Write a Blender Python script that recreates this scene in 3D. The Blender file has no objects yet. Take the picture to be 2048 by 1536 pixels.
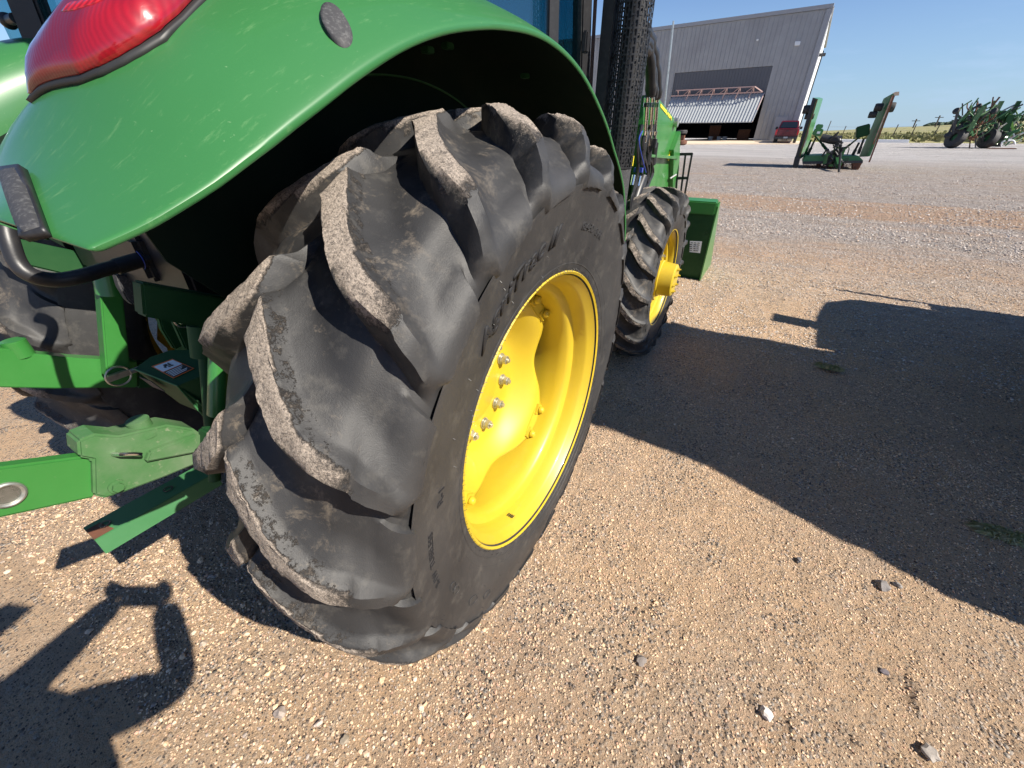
import bpy, bmesh, math, random
import numpy as np
from math import sin, cos, pi, radians, hypot, sqrt, atan2
from mathutils import Vector, Matrix, Euler, noise
random.seed(7); RNG=np.random.default_rng(11)
sc=bpy.context.scene; COL=sc.collection
# ---------------------------------------------------------------- camera
CAM=np.array([.4103,-.8827,1.432]); YAW=radians(-30.62); PIT=radians(31.73); FPX=815.
_f=np.array([sin(YAW)*cos(PIT),cos(YAW)*cos(PIT),-sin(PIT)]); _r=np.array([cos(YAW),-sin(YAW),0.]); _u=np.cross(_r,_f)
def _ray(q): return _f*FPX+_r*(q[0]-1024)-_u*(q[1]-768)
def PX(a,b,x): d=_ray((a,b)); t=(x-CAM[0])/d[0]; return tuple(CAM+t*d)
def PY(a,b,y): d=_ray((a,b)); t=(y-CAM[1])/d[1]; return tuple(CAM+t*d)
def PZ(a,b,z=0): d=_ray((a,b)); t=(z-CAM[2])/d[2]; return tuple(CAM+t*d)
cd=bpy.data.cameras.new('camera'); cam=bpy.data.objects.new('camera',cd); COL.objects.link(cam)
cam.matrix_world=Matrix(((_r[0],_u[0],-_f[0],CAM[0]),(_r[1],_u[1],-_f[1],CAM[1]),(_r[2],_u[2],-_f[2],CAM[2]),(0,0,0,1)))
cd.sensor_width=36; cd.lens=FPX/2048*36; cd.clip_start=.02; cd.clip_end=5000; sc.camera=cam
# ---------------------------------------------------------------- light
SUN_EL=radians(41.8); SUN_AZ=radians(-2.8)     # azimuth from +X towards +Y
sl=bpy.data.lights.new('sun','SUN'); sl.energy=5.0; sl.angle=radians(.53); sl.color=(1,.93,.82)
so=bpy.data.objects.new('sun',sl); COL.objects.link(so)
sd=Vector((cos(SUN_EL)*cos(SUN_AZ),cos(SUN_EL)*sin(SUN_AZ),sin(SUN_EL)))
so.rotation_euler=sd.to_track_quat('Z','Y').to_euler()
w=bpy.data.worlds.new('World'); sc.world=w; w.use_nodes=True; nt=w.node_tree; nt.nodes.clear()
def nn(t,ty,**k):
    n=t.nodes.new(ty)
    for a,b in k.items():
        if a in n.inputs.keys(): n.inputs[a].default_value=b
        else: setattr(n,a,b)
    return n
sky=nn(nt,'ShaderNodeTexSky',sky_type='NISHITA',sun_disc=False,sun_elevation=SUN_EL,sun_rotation=pi/2-SUN_AZ,altitude=300,air_density=1.0,dust_density=0.0,ozone_density=1.6)
bg=nn(nt,'ShaderNodeBackground',Strength=.060); out=nn(nt,'ShaderNodeOutputWorld')
# thin low clouds, laid on the sky by direction
tc=nn(nt,'ShaderNodeTexCoord'); mp=nn(nt,'ShaderNodeMapping'); mp.inputs['Scale'].default_value=(3.2,3.2,16)
ns=nn(nt,'ShaderNodeTexNoise',Scale=2.2,Detail=7,Roughness=.6); cr=nn(nt,'ShaderNodeValToRGB')
cr.color_ramp.elements[0].position=.52; cr.color_ramp.elements[1].position=.75
sx=nn(nt,'ShaderNodeSeparateXYZ'); mr=nn(nt,'ShaderNodeMapRange'); mr.inputs[1].default_value=.16; mr.inputs[2].default_value=.03; mr.inputs[3].default_value=0; mr.inputs[4].default_value=.55
mu=nn(nt,'ShaderNodeMath',operation='MULTIPLY'); mx=nn(nt,'ShaderNodeMix',data_type='RGBA')
mx.inputs[7].default_value=(7.5,8.0,9.0,1)
L=nt.links.new
L(tc.outputs['Generated'],mp.inputs[0]); L(mp.outputs[0],ns.inputs['Vector']); L(ns.outputs[0],cr.inputs[0])
L(tc.outputs['Generated'],sx.inputs[0]); L(sx.outputs[2],mr.inputs[0]); L(cr.outputs[0],mu.inputs[0]); L(mr.outputs[0],mu.inputs[1])
L(mu.outputs[0],mx.inputs[0]); L(sky.outputs[0],mx.inputs[6]); mt=nn(nt,'ShaderNodeMix',data_type='RGBA',blend_type='MULTIPLY'); mt.inputs[0].default_value=1; mt.inputs[7].default_value=(.86,.97,1.2,1); L(mx.outputs[2],mt.inputs[6]); hz=nn(nt,'ShaderNodeMix',data_type='RGBA'); hz.inputs[7].default_value=(3.0,4.7,6.6,1); hr=nn(nt,'ShaderNodeMapRange'); hr.inputs[1].default_value=-.02; hr.inputs[2].default_value=.20; hr.inputs[3].default_value=.85; hr.inputs[4].default_value=0; L(sx.outputs[2],hr.inputs[0]); L(hr.outputs[0],hz.inputs[0]); L(mt.outputs[2],hz.inputs[6]); L(hz.outputs[2],bg.inputs[0]); L(bg.outputs[0],out.inputs[0])
sc.view_settings.view_transform='Standard'; sc.view_settings.look='None'; sc.view_settings.exposure=0.92; sc.view_settings.gamma=1
# ---------------------------------------------------------------- materials
def mat(name,col,rough=.5,metal=0,noise_=None,bump=None,coat=0,var=None,spec=.5,emit=None):
    """noise_=(scale, colour2, lo, hi) mixes a second colour; bump=(scale,strength,dist)"""
    m=bpy.data.materials.new(name); m.use_nodes=True; t=m.node_tree; b=t.nodes['Principled BSDF']
    b.inputs['Base Color'].default_value=(*col,1); b.inputs['Roughness'].default_value=rough; b.inputs['Metallic'].default_value=metal
    b.inputs['Coat Weight'].default_value=coat; b.inputs['Coat Roughness'].default_value=.06; b.inputs['Specular IOR Level'].default_value=spec
    co=nn(t,'ShaderNodeTexCoord')
    last=None
    if noise_:
        for (s,c2,lo,hi) in (noise_ if isinstance(noise_,list) else [noise_]):
            n=nn(t,'ShaderNodeTexNoise',Scale=s,Detail=8,Roughness=.65); t.links.new(co.outputs['Object'],n.inputs['Vector'])
            r=nn(t,'ShaderNodeMapRange'); r.inputs[1].default_value=lo; r.inputs[2].default_value=hi; t.links.new(n.outputs[0],r.inputs[0])
            x=nn(t,'ShaderNodeMix',data_type='RGBA'); t.links.new(r.outputs[0],x.inputs[0])
            if last: t.links.new(last,x.inputs[6])
            else: x.inputs[6].default_value=(*col,1)
            x.inputs[7].default_value=(*c2,1); last=x.outputs[2]
        t.links.new(last,b.inputs['Base Color'])
    if bump:
        prev=None
        for (s,st,di) in (bump if isinstance(bump,list) else [bump]):
            n=nn(t,'ShaderNodeTexNoise',Scale=s,Detail=6,Roughness=.6); t.links.new(co.outputs['Object'],n.inputs['Vector'])
            bp=nn(t,'ShaderNodeBump',Strength=st,Distance=di); t.links.new(n.outputs[0],bp.inputs['Height'])
            if prev: t.links.new(prev.outputs[0],bp.inputs['Normal'])
            prev=bp
        t.links.new(prev.outputs[0],b.inputs['Normal'])
        if coat: t.links.new(prev.outputs[0],b.inputs['Coat Normal'])
    if emit: b.inputs['Emission Color'].default_value=(*emit,1); b.inputs['Emission Strength'].default_value=1
    return m
M={}
M['green']=mat('green_paint',(.03,.16,.03),.36,noise_=[(3,(.045,.20,.045),.4,.75),(60,(.08,.17,.07),.62,.8)],bump=(240,.06,.0004),coat=.35)
M['green_dusty']=mat('dusty_green_paint',(.045,.135,.04),.6,noise_=[(9,(.11,.17,.09),.42,.7),(70,(.26,.26,.18),.6,.8)],bump=(150,.25,.0008))
M['green_old']=mat('faded_green_paint',(.035,.15,.05),.55,noise_=(2,(.07,.2,.09),.4,.7))
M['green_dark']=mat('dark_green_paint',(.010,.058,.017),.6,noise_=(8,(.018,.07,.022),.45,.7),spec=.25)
M['yellow']=mat('yellow_wheel_paint',(.50,.36,.020),.42,noise_=[(5,(.45,.32,.022),.45,.75),(110,(.42,.30,.04),.66,.8)],bump=(200,.05,.0004),coat=.25)
M['arch_shade']=mat('underside_shade',(.006,.016,.009),.8,noise_=(9,(.012,.02,.012),.45,.7),spec=.15)  # near-black green: the shade under the fender is put into the colour
M['rust']=mat('rusty_steel',(.16,.06,.03),.8,noise_=(12,(.06,.03,.02),.4,.7))
M['steel']=mat('zinc_steel',(.55,.55,.50),.35,.85,noise_=(60,(.32,.31,.27),.5,.75),bump=(200,.2,.0005))
M['chrome']=mat('bright_metal',(.75,.75,.72),.16,1)
M['black']=mat('black_plastic',(.014,.014,.016),.45,noise_=(40,(.035,.035,.037),.5,.8))
M['hose']=mat('hose_rubber',(.018,.018,.02),.42,noise_=(30,(.05,.045,.04),.55,.8),bump=(300,.25,.0005))
M['pad']=mat('grey_rubber_pad',(.035,.035,.038),.7,noise_=(200,(.1,.1,.1),.5,.7),bump=(500,.3,.0004))
M['blue']=mat('blue_plastic',(.03,.06,.35),.4)
M['white']=mat('white_sticker',(.75,.77,.78),.5)
M['ydecal']=mat('yellow_decal',(.9,.75,.02),.4)
M['orange']=mat('orange_decal',(.75,.16,.03),.5)
M['inkblack']=mat('black_ink',(.02,.02,.02),.5)
M['brown_trim']=mat('brown_trim',(.10,.065,.06),.6)
def metal_sheet():
    m=mat('grey_metal_cladding',(.31,.315,.32),.5,0,noise_=[(1.2,(.35,.355,.36),.4,.7),(.25,(.27,.27,.275),.5,.7)]); return m
M['clad']=metal_sheet()
M['cladtrim']=mat('pale_trim_metal',(.30,.31,.33),.5)
M['whitewall']=mat('white_cladding',(.75,.75,.74),.5)
M['doorpanel']=mat('pale_door_panel',(.42,.44,.45),.45,.2)
M['pinktruss']=mat('primer_truss',(.50,.34,.31),.6)
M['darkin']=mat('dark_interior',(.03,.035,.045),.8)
M['red']=mat('red_truck_paint',(.12,.006,.012),.3,coat=.5)
M['redlens']=mat('red_lens',(.55,.01,.02),.1,coat=.6)
M['concrete']=mat('concrete',(.55,.44,.32),.85,noise_=(3,(.62,.52,.40),.4,.7))
M['bark']=mat('bark',(.06,.045,.035),.9)
M['leaf']=mat('leaves',(.035,.07,.025),.7,noise_=(1.5,(.06,.10,.03),.4,.65))
M['scrub']=mat('scrub_leaves',(.03,.055,.03),.8,noise_=(.05,(.05,.075,.035),.4,.65))
M['skin']=mat('skin',(.55,.32,.22),.5)
M['shirt']=mat('blue_shirt',(.05,.09,.2),.8)
M['jeans']=mat('jeans',(.04,.06,.13),.85)
M['hat']=mat('cap_cloth',(.2,.17,.12),.8)
M['weed']=mat('dry_grass',(.22,.24,.09),.8,noise_=(60,(.38,.34,.2),.4,.6))
M['post']=mat('weathered_post',(.09,.075,.06),.9)
M['amber']=mat('amber_lens',(.8,.3,.03),.2)
# rubber with dust
def rubber():
    m=bpy.data.materials.new('tyre_rubber'); m.use_nodes=True; t=m.node_tree; b=t.nodes['Principled BSDF']; co=nn(t,'ShaderNodeTexCoord'); l=t.links.new
    def N(s,d=8,r=.65,sc_=None,dist=0):
        n=nn(t,'ShaderNodeTexNoise',Scale=s,Detail=d,Roughness=r,Distortion=dist)
        if sc_:
            mp=nn(t,'ShaderNodeMapping'); mp.inputs['Scale'].default_value=sc_; l(co.outputs['Object'],mp.inputs[0]); l(mp.outputs[0],n.inputs['Vector'])
        else: l(co.outputs['Object'],n.inputs['Vector'])
        return n
    def MR(i,lo,hi,a=0,c=1):
        r=nn(t,'ShaderNodeMapRange'); r.inputs[1].default_value=lo; r.inputs[2].default_value=hi; r.inputs[3].default_value=a; r.inputs[4].default_value=c; l(i,r.inputs[0]); return r.outputs[0]
    def MX(f,a,b_):
        x=nn(t,'ShaderNodeMix',data_type='RGBA'); l(f,x.inputs[0])
        if isinstance(a,tuple): x.inputs[6].default_value=(*a,1)
        else: l(a,x.inputs[6])
        if isinstance(b_,tuple): x.inputs[7].default_value=(*b_,1)
        else: l(b_,x.inputs[7])
        return x.outputs[2]
    def MA(op,a,b_):
        x=nn(t,'ShaderNodeMath',operation=op)
        for i,v in enumerate((a,b_)):
            if isinstance(v,(int,float)): x.inputs[i].default_value=v
            else: l(v,x.inputs[i])
        return x.outputs[0]
    c=MX(MR(N(4,8,.6,dist=.6).outputs[0],.35,.72),(.020,.020,.021),(.043,.042,.042))
    c=MX(MR(N(22,8,.7).outputs[0],.52,.85),c,(.085,.08,.072))
    c=MX(MR(N(9,10,.75,(1,.25,.25),1.5).outputs[0],.6,.85),c,(.09,.087,.08))
    # dirt patches on the tread between the lugs
    at=nn(t,'ShaderNodeAttribute',attribute_name='dirt')
    dm=MA('MULTIPLY',at.outputs['Fac'],MR(N(13,10,.8,dist=.3).outputs[0],.54,.74))
    c=MX(dm,c,(.22,.18,.135))
    aw=nn(t,'ShaderNodeAttribute',attribute_name='wear')
    edge=MA('ADD',aw.outputs['Fac'],MA('MULTIPLY',MA('SUBTRACT',N(38,12,.85).outputs[0],.5),2.1))
    wf=MR(edge,.40,.72)
    sp=N(230,5,.95); sp2=N(42,8,.8)
    grit=MX(MR(sp.outputs[0],.38,.56),(.06,.055,.052),(.62,.52,.43))
    grit=MX(MA('MULTIPLY',MR(sp2.outputs[0],.52,.66),.8),grit,(.10,.088,.08))
    c=MX(wf,c,grit)
    l(c,b.inputs['Base Color']); l(MR(wf,0,1,.56,.9),b.inputs['Roughness'])
    b.inputs['Specular IOR Level'].default_value=.45
    h=MA('ADD',MA('MULTIPLY',MA('MULTIPLY',wf,MA('ADD',sp.outputs[0],N(120,4,.7).outputs[0])),1.6),MA('MULTIPLY',N(420,4,.7).outputs[0],.10))
    h=MA('ADD',h,MA('MULTIPLY',N(30,6,.7).outputs[0],.16))
    bp=nn(t,'ShaderNodeBump',Strength=.9,Distance=.005); l(h,bp.inputs['Height']); l(bp.outputs[0],b.inputs['Normal'])
    return m
M['rubber']=rubber()
M['rubber_plain']=mat('old_rubber',(.03,.03,.032),.7,noise_=(14,(.10,.085,.07),.5,.75),bump=(90,.3,.002))
M['letter']=mat('moulded_letter',(.008,.008,.010),.75,bump=(300,.4,.0006))
def glass(name,col,fac):
    m=bpy.data.materials.new(name); m.use_nodes=True; t=m.node_tree; t.nodes.clear(); o=nn(t,'ShaderNodeOutputMaterial')
    tr=nn(t,'ShaderNodeBsdfTransparent'); tr.inputs[0].default_value=(*col,1); gl=nn(t,'ShaderNodeBsdfGlossy',Roughness=.02); x=nn(t,'ShaderNodeMixShader'); x.inputs[0].default_value=fac
    t.links.new(tr.outputs[0],x.inputs[1]); t.links.new(gl.outputs[0],x.inputs[2]); t.links.new(x.outputs[0],o.inputs[0]); return m
M['glass']=glass('tinted_glass',(.35,.6,.65),.12)
M['truckglass']=mat('truck_glass',(.01,.015,.02),.05,coat=.5)
def lamp_lens():
    m=bpy.data.materials.new('tail_lamp_lens'); m.use_nodes=True; t=m.node_tree; b=t.nodes['Principled BSDF']; l=t.links.new
    co=nn(t,'ShaderNodeTexCoord'); mp=nn(t,'ShaderNodeMapping'); mp.inputs['Rotation'].default_value=(0,.5,.3); l(co.outputs['Object'],mp.inputs[0])
    wv=nn(t,'ShaderNodeTexWave',Scale=95,Distortion=0,wave_type='BANDS',bands_direction='X'); l(mp.outputs[0],wv.inputs['Vector'])
    vo=nn(t,'ShaderNodeTexVoronoi',Scale=9,feature='SMOOTH_F1'); l(co.outputs['Object'],vo.inputs['Vector'])
    n=nn(t,'ShaderNodeTexNoise',Scale=7,Detail=2); l(co.outputs['Object'],n.inputs['Vector'])
    r=nn(t,'ShaderNodeMapRange'); r.inputs[1].default_value=.42; r.inputs[2].default_value=.58; l(n.outputs[0],r.inputs[0])
    x=nn(t,'ShaderNodeMix',data_type='RGBA'); x.inputs[6].default_value=(.13,.002,.010,1); x.inputs[7].default_value=(.42,.006,.012,1); l(r.outputs[0],x.inputs[0])
    ym=nn(t,'ShaderNodeMath',operation='MULTIPLY'); l(r.outputs[0],ym.inputs[0]); ym.inputs[1].default_value=.35
    y=nn(t,'ShaderNodeMix',data_type='RGBA',blend_type='MULTIPLY'); l(ym.outputs[0],y.inputs[0]); l(x.outputs[2],y.inputs[6]); l(wv.outputs[0],y.inputs[7])
    l(y.outputs[2],b.inputs['Base Color']); b.inputs['Roughness'].default_value=.3; b.inputs['Coat Weight'].default_value=1; b.inputs['Coat Roughness'].default_value=.03
    bp=nn(t,'ShaderNodeBump',Strength=.12,Distance=.001); l(wv.outputs[0],bp.inputs['Height']); l(bp.outputs[0],b.inputs['Normal'])
    return m
M['lens']=lamp_lens()
def ribs():
    m=mat('ribbed_red',(.5,.01,.015),.2,coat=1); t=m.node_tree; b=t.nodes['Principled BSDF']; co=nn(t,'ShaderNodeTexCoord'); wv=nn(t,'ShaderNodeTexWave',Scale=42,Distortion=0,bands_direction='X'); t.links.new(co.outputs['Object'],wv.inputs['Vector'])
    r=nn(t,'ShaderNodeMix',data_type='RGBA'); r.inputs[6].default_value=(.24,.004,.008,1); r.inputs[7].default_value=(.50,.012,.015,1); t.links.new(wv.outputs[0],r.inputs[0]); t.links.new(r.outputs[2],b.inputs['Base Color'])
    bp=nn(t,'ShaderNodeBump',Strength=.3,Distance=.001); t.links.new(wv.outputs[0],bp.inputs['Height']); t.links.new(bp.outputs[0],b.inputs['Normal']); return m
M['ribs']=ribs()
M['lens_clear']=mat('clear_lens',(.62,.42,.36),.15,coat=1)
# fender paint with scratches
def fender_paint():
    m=mat('fender_paint',(.030,.138,.040),.40,coat=.22); t=m.node_tree; b=t.nodes['Principled BSDF']; l=t.links.new; co=nn(t,'ShaderNodeTexCoord')
    mp=nn(t,'ShaderNodeMapping'); mp.inputs['Scale'].default_value=(55,10,5); mp.inputs['Rotation'].default_value=(.5,.35,.2); l(co.outputs['Object'],mp.inputs[0])
    n=nn(t,'ShaderNodeTexNoise',Scale=2.6,Detail=9,Roughness=.75,Distortion=.2); l(mp.outputs[0],n.inputs['Vector'])
    r=nn(t,'ShaderNodeMapRange'); r.inputs[1].default_value=.57; r.inputs[2].default_value=.74; r.inputs[3].default_value=0; r.inputs[4].default_value=.26; l(n.outputs[0],r.inputs[0])
    n2=nn(t,'ShaderNodeTexNoise',Scale=160,Detail=3); l(co.outputs['Object'],n2.inputs['Vector']); r2=nn(t,'ShaderNodeMapRange'); r2.inputs[1].default_value=.72; r2.inputs[2].default_value=.80; r2.inputs[4].default_value=.35; l(n2.outputs[0],r2.inputs[0])
    x=nn(t,'ShaderNodeMix',data_type='RGBA'); x.inputs[6].default_value=(.030,.138,.040,1); x.inputs[7].default_value=(.24,.38,.18,1); l(r.outputs[0],x.inputs[0])
    y=nn(t,'ShaderNodeMix',data_type='RGBA'); y.inputs[7].default_value=(.25,.35,.2,1); l(x.outputs[2],y.inputs[6]); l(r2.outputs[0],y.inputs[0]); l(y.outputs[2],b.inputs['Base Color'])
    r3=nn(t,'ShaderNodeMapRange'); r3.inputs[3].default_value=.38; r3.inputs[4].default_value=.6; l(r.outputs[0],r3.inputs[0]); l(r3.outputs[0],b.inputs['Roughness'])
    n4=nn(t,'ShaderNodeTexNoise',Scale=320,Detail=2); l(co.outputs['Object'],n4.inputs['Vector']); bp=nn(t,'ShaderNodeBump',Strength=.05,Distance=.0004); l(n4.outputs[0],bp.inputs['Height']); l(bp.outputs[0],b.inputs['Normal'])
    return m
M['fender']=fender_paint()
# ground
def ground_mat():
    m=bpy.data.materials.new('gravel_yard'); m.use_nodes=True; t=m.node_tree; b=t.nodes['Principled BSDF']; l=t.links.new; co=nn(t,'ShaderNodeTexCoord')
    def N(s,d=6,r=.6,sc_=None,dist=0):
        n=nn(t,'ShaderNodeTexNoise',Scale=s,Detail=d,Roughness=r,Distortion=dist)
        if sc_:
            mp=nn(t,'ShaderNodeMapping'); mp.inputs['Scale'].default_value=sc_; l(co.outputs['Object'],mp.inputs[0]); l(mp.outputs[0],n.inputs['Vector'])
        else: l(co.outputs['Object'],n.inputs['Vector'])
        return n.outputs[0]
    def MR(i,lo,hi,a=0,c=1):
        r=nn(t,'ShaderNodeMapRange'); r.inputs[1].default_value=lo; r.inputs[2].default_value=hi; r.inputs[3].default_value=a; r.inputs[4].default_value=c; l(i,r.inputs[0]); return r.outputs[0]
    def MX(f,a,b_,bt='MIX'):
        x=nn(t,'ShaderNodeMix',data_type='RGBA',blend_type=bt)
        if isinstance(f,float): x.inputs[0].default_value=f
        else: l(f,x.inputs[0])
        for i,v in ((6,a),(7,b_)):
            if isinstance(v,tuple): x.inputs[i].default_value=(*v,1)
            else: l(v,x.inputs[i])
        return x.outputs[2]
    def MA(op,a,b_):
        x=nn(t,'ShaderNodeMath',operation=op)
        for i,v in enumerate((a,b_)):
            if isinstance(v,(int,float)): x.inputs[i].default_value=v
            else: l(v,x.inputs[i])
        return x.outputs[0]
    def VO(s,f='F1',out='Distance',rnd=1):
        v=nn(t,'ShaderNodeTexVoronoi',Scale=s,feature=f,Randomness=rnd); l(co.outputs['Object'],v.inputs['Vector']); return v
    sx=nn(t,'ShaderNodeSeparateXYZ'); l(co.outputs['Object'],sx.inputs[0]); Y=sx.outputs[1]
    base=MX(MR(N(2.2,8,.7),.35,.68),(.74,.495,.295),(.66,.48,.33)); base=MX(MA('MULTIPLY',MR(N(1.1,9,.75),.50,.66),.75),base,(.47,.385,.31)); base=MX(MA('MULTIPLY',MR(N(.8,7,.7,(1.3,.8,1)),.54,.68),.6),base,(.68,.38,.20))
    base=MX(MR(N(60,5,.7),.40,.66),base,(.52,.37,.25))
    # stones set in the dirt
    cl=MR(N(1.6,7,.65),.42,.62)
    v1=VO(75); v2=VO(150)
    s1=MA('MULTIPLY',MR(v1.outputs['Distance'],.55,.40),MR(N(4,5,.6),.42,.58))
    hs=nn(t,'ShaderNodeSeparateColor'); l(v1.outputs['Color'],hs.inputs[0])
    stone=MX(hs.outputs[0],(.36,.28,.22),(.30,.27,.25)); stone=MX(MR(hs.outputs[1],.72,.9),stone,(.56,.50,.43)); stone=MX(MR(hs.outputs[2],.7,.9),stone,(.17,.15,.13))
    pick=MA('MULTIPLY',s1,MR(hs.outputs[1],.45,.5))
    near=MX(pick,base,stone)
    sp=MR(N(330,3,.8),.56,.66); near=MX(MA('MULTIPLY',sp,.7),near,(.16,.125,.10))
    hs2=nn(t,'ShaderNodeSeparateColor'); l(v2.outputs['Color'],hs2.inputs[0])
    near=MX(MA('MULTIPLY',MR(hs2.outputs[0],.62,.72),MR(v2.outputs['Distance'],.5,.35)),near,(.55,.44,.32))
    near=MX(MA('MULTIPLY',MR(hs2.outputs[1],.74,.84),MR(v2.outputs['Distance'],.5,.35)),near,(.11,.09,.08))
    # far yard: pale grey crushed stone with reddish tracks running across
    v3=VO(26); hs3=nn(t,'ShaderNodeSeparateColor'); l(v3.outputs['Color'],hs3.inputs[0])
    grey=MX(hs3.outputs[0],(.30,.26,.235),(.56,.50,.46)); grey=MX(MR(N(3.5,8,.75),.5,.72),grey,(.26,.21,.175))
    grey=MX(MR(N(1.3,6,.6,(1,1,1)),.45,.7),grey,(.42,.345,.285))
    tr=N(.9,6,.6,(.07,1.0,1)); red=MX(MR(N(6,6,.7),.4,.65),(.50,.32,.21),(.44,.33,.24))
    YY=MA('ADD',Y,MA('MULTIPLY',MA('SUBTRACT',N(.35,5,.6,(.5,1,1)),.5),2.2)); band=MA('MAXIMUM',MA('MULTIPLY',MR(YY,8.6,9.6),MR(YY,13.0,11.5)),MA('MULTIPLY',MR(YY,5.0,5.5),MR(YY,6.9,6.3))); bm=MA('MULTIPLY',MR(MA('ADD',MA('MULTIPLY',band,.24),tr),.60,.74),.85)
    far=MX(bm,grey,red)
    pale=MR(Y,22,30); far=MX(MA('MULTIPLY',pale,.75),far,MX(MR(N(.7,6,.7,(.2,1,1)),.4,.6),(.46,.45,.45),(.62,.60,.59)))
    ym=MR(MA('ADD',Y,MA('MULTIPLY',MA('SUBTRACT',N(.7,6,.7),.5),5)),2.8,7.5)
    c=MX(ym,near,far)
    l(c,b.inputs['Base Color']); b.inputs['Roughness'].default_value=.93; b.inputs['Specular IOR Level'].default_value=.2
    h=MA('ADD',MA('MULTIPLY',MR(v1.outputs['Distance'],.55,.1),MA('MULTIPLY',pick,1.0)),MA('MULTIPLY',N(60,6,.75),1.1))
    h=MA('ADD',h,MA('MULTIPLY',N(190,4,.75),.75)); h=MA('ADD',h,MA('MULTIPLY',N(16,4,.6),.9))
    bp=nn(t,'ShaderNodeBump',Strength=1.0,Distance=.024); l(h,bp.inputs['Height'])
    h2=MA('ADD',MR(v3.outputs['Distance'],.6,.1),N(14,5,.7)); bp2=nn(t,'ShaderNodeBump',Distance=.055); l(MA('MULTIPLY',ym,.9),bp2.inputs['Strength']); l(h2,bp2.inputs['Height']); l(bp.outputs[0],bp2.inputs['Normal'])
    l(bp2.outputs[0],b.inputs['Normal']); return m
M['ground']=ground_mat()
def simple_noise_mat(name,cols,scales,vec=None,bump=None):
    m=mat(name,cols[0],.9,noise_=[(s,c,.4,.65) for s,c in zip(scales,cols[1:])],bump=bump); return m
M['field']=simple_noise_mat('dry_field_grass',[(.235,.22,.085),(.15,.17,.06),(.30,.26,.13)],[.12,.9],bump=(2,.8,.3))
def stone_mat():
    m=bpy.data.materials.new('loose_stones'); m.use_nodes=True; t=m.node_tree; b=t.nodes['Principled BSDF']; a=nn(t,'ShaderNodeAttribute',attribute_name='tint'); 
    co=nn(t,'ShaderNodeTexCoord'); n=nn(t,'ShaderNodeTexNoise',Scale=180,Detail=5,Roughness=.7); t.links.new(co.outputs['Object'],n.inputs['Vector'])
    x=nn(t,'ShaderNodeMix',data_type='RGBA',blend_type='MULTIPLY'); x.inputs[0].default_value=.6; r=nn(t,'ShaderNodeMapRange'); r.inputs[1].default_value=.3; r.inputs[2].default_value=.7; r.inputs[3].default_value=.55; r.inputs[4].default_value=1.25
    t.links.new(n.outputs[0],r.inputs[0]); t.links.new(a.outputs['Color'],x.inputs[6]); t.links.new(r.outputs[0],x.inputs[7]); t.links.new(x.outputs[2],b.inputs['Base Color']); b.inputs['Roughness'].default_value=.85
    bp=nn(t,'ShaderNodeBump',Strength=.5,Distance=.001); t.links.new(n.outputs[0],bp.inputs['Height']); t.links.new(bp.outputs[0],b.inputs['Normal']); return m
M['stones']=stone_mat()
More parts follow.
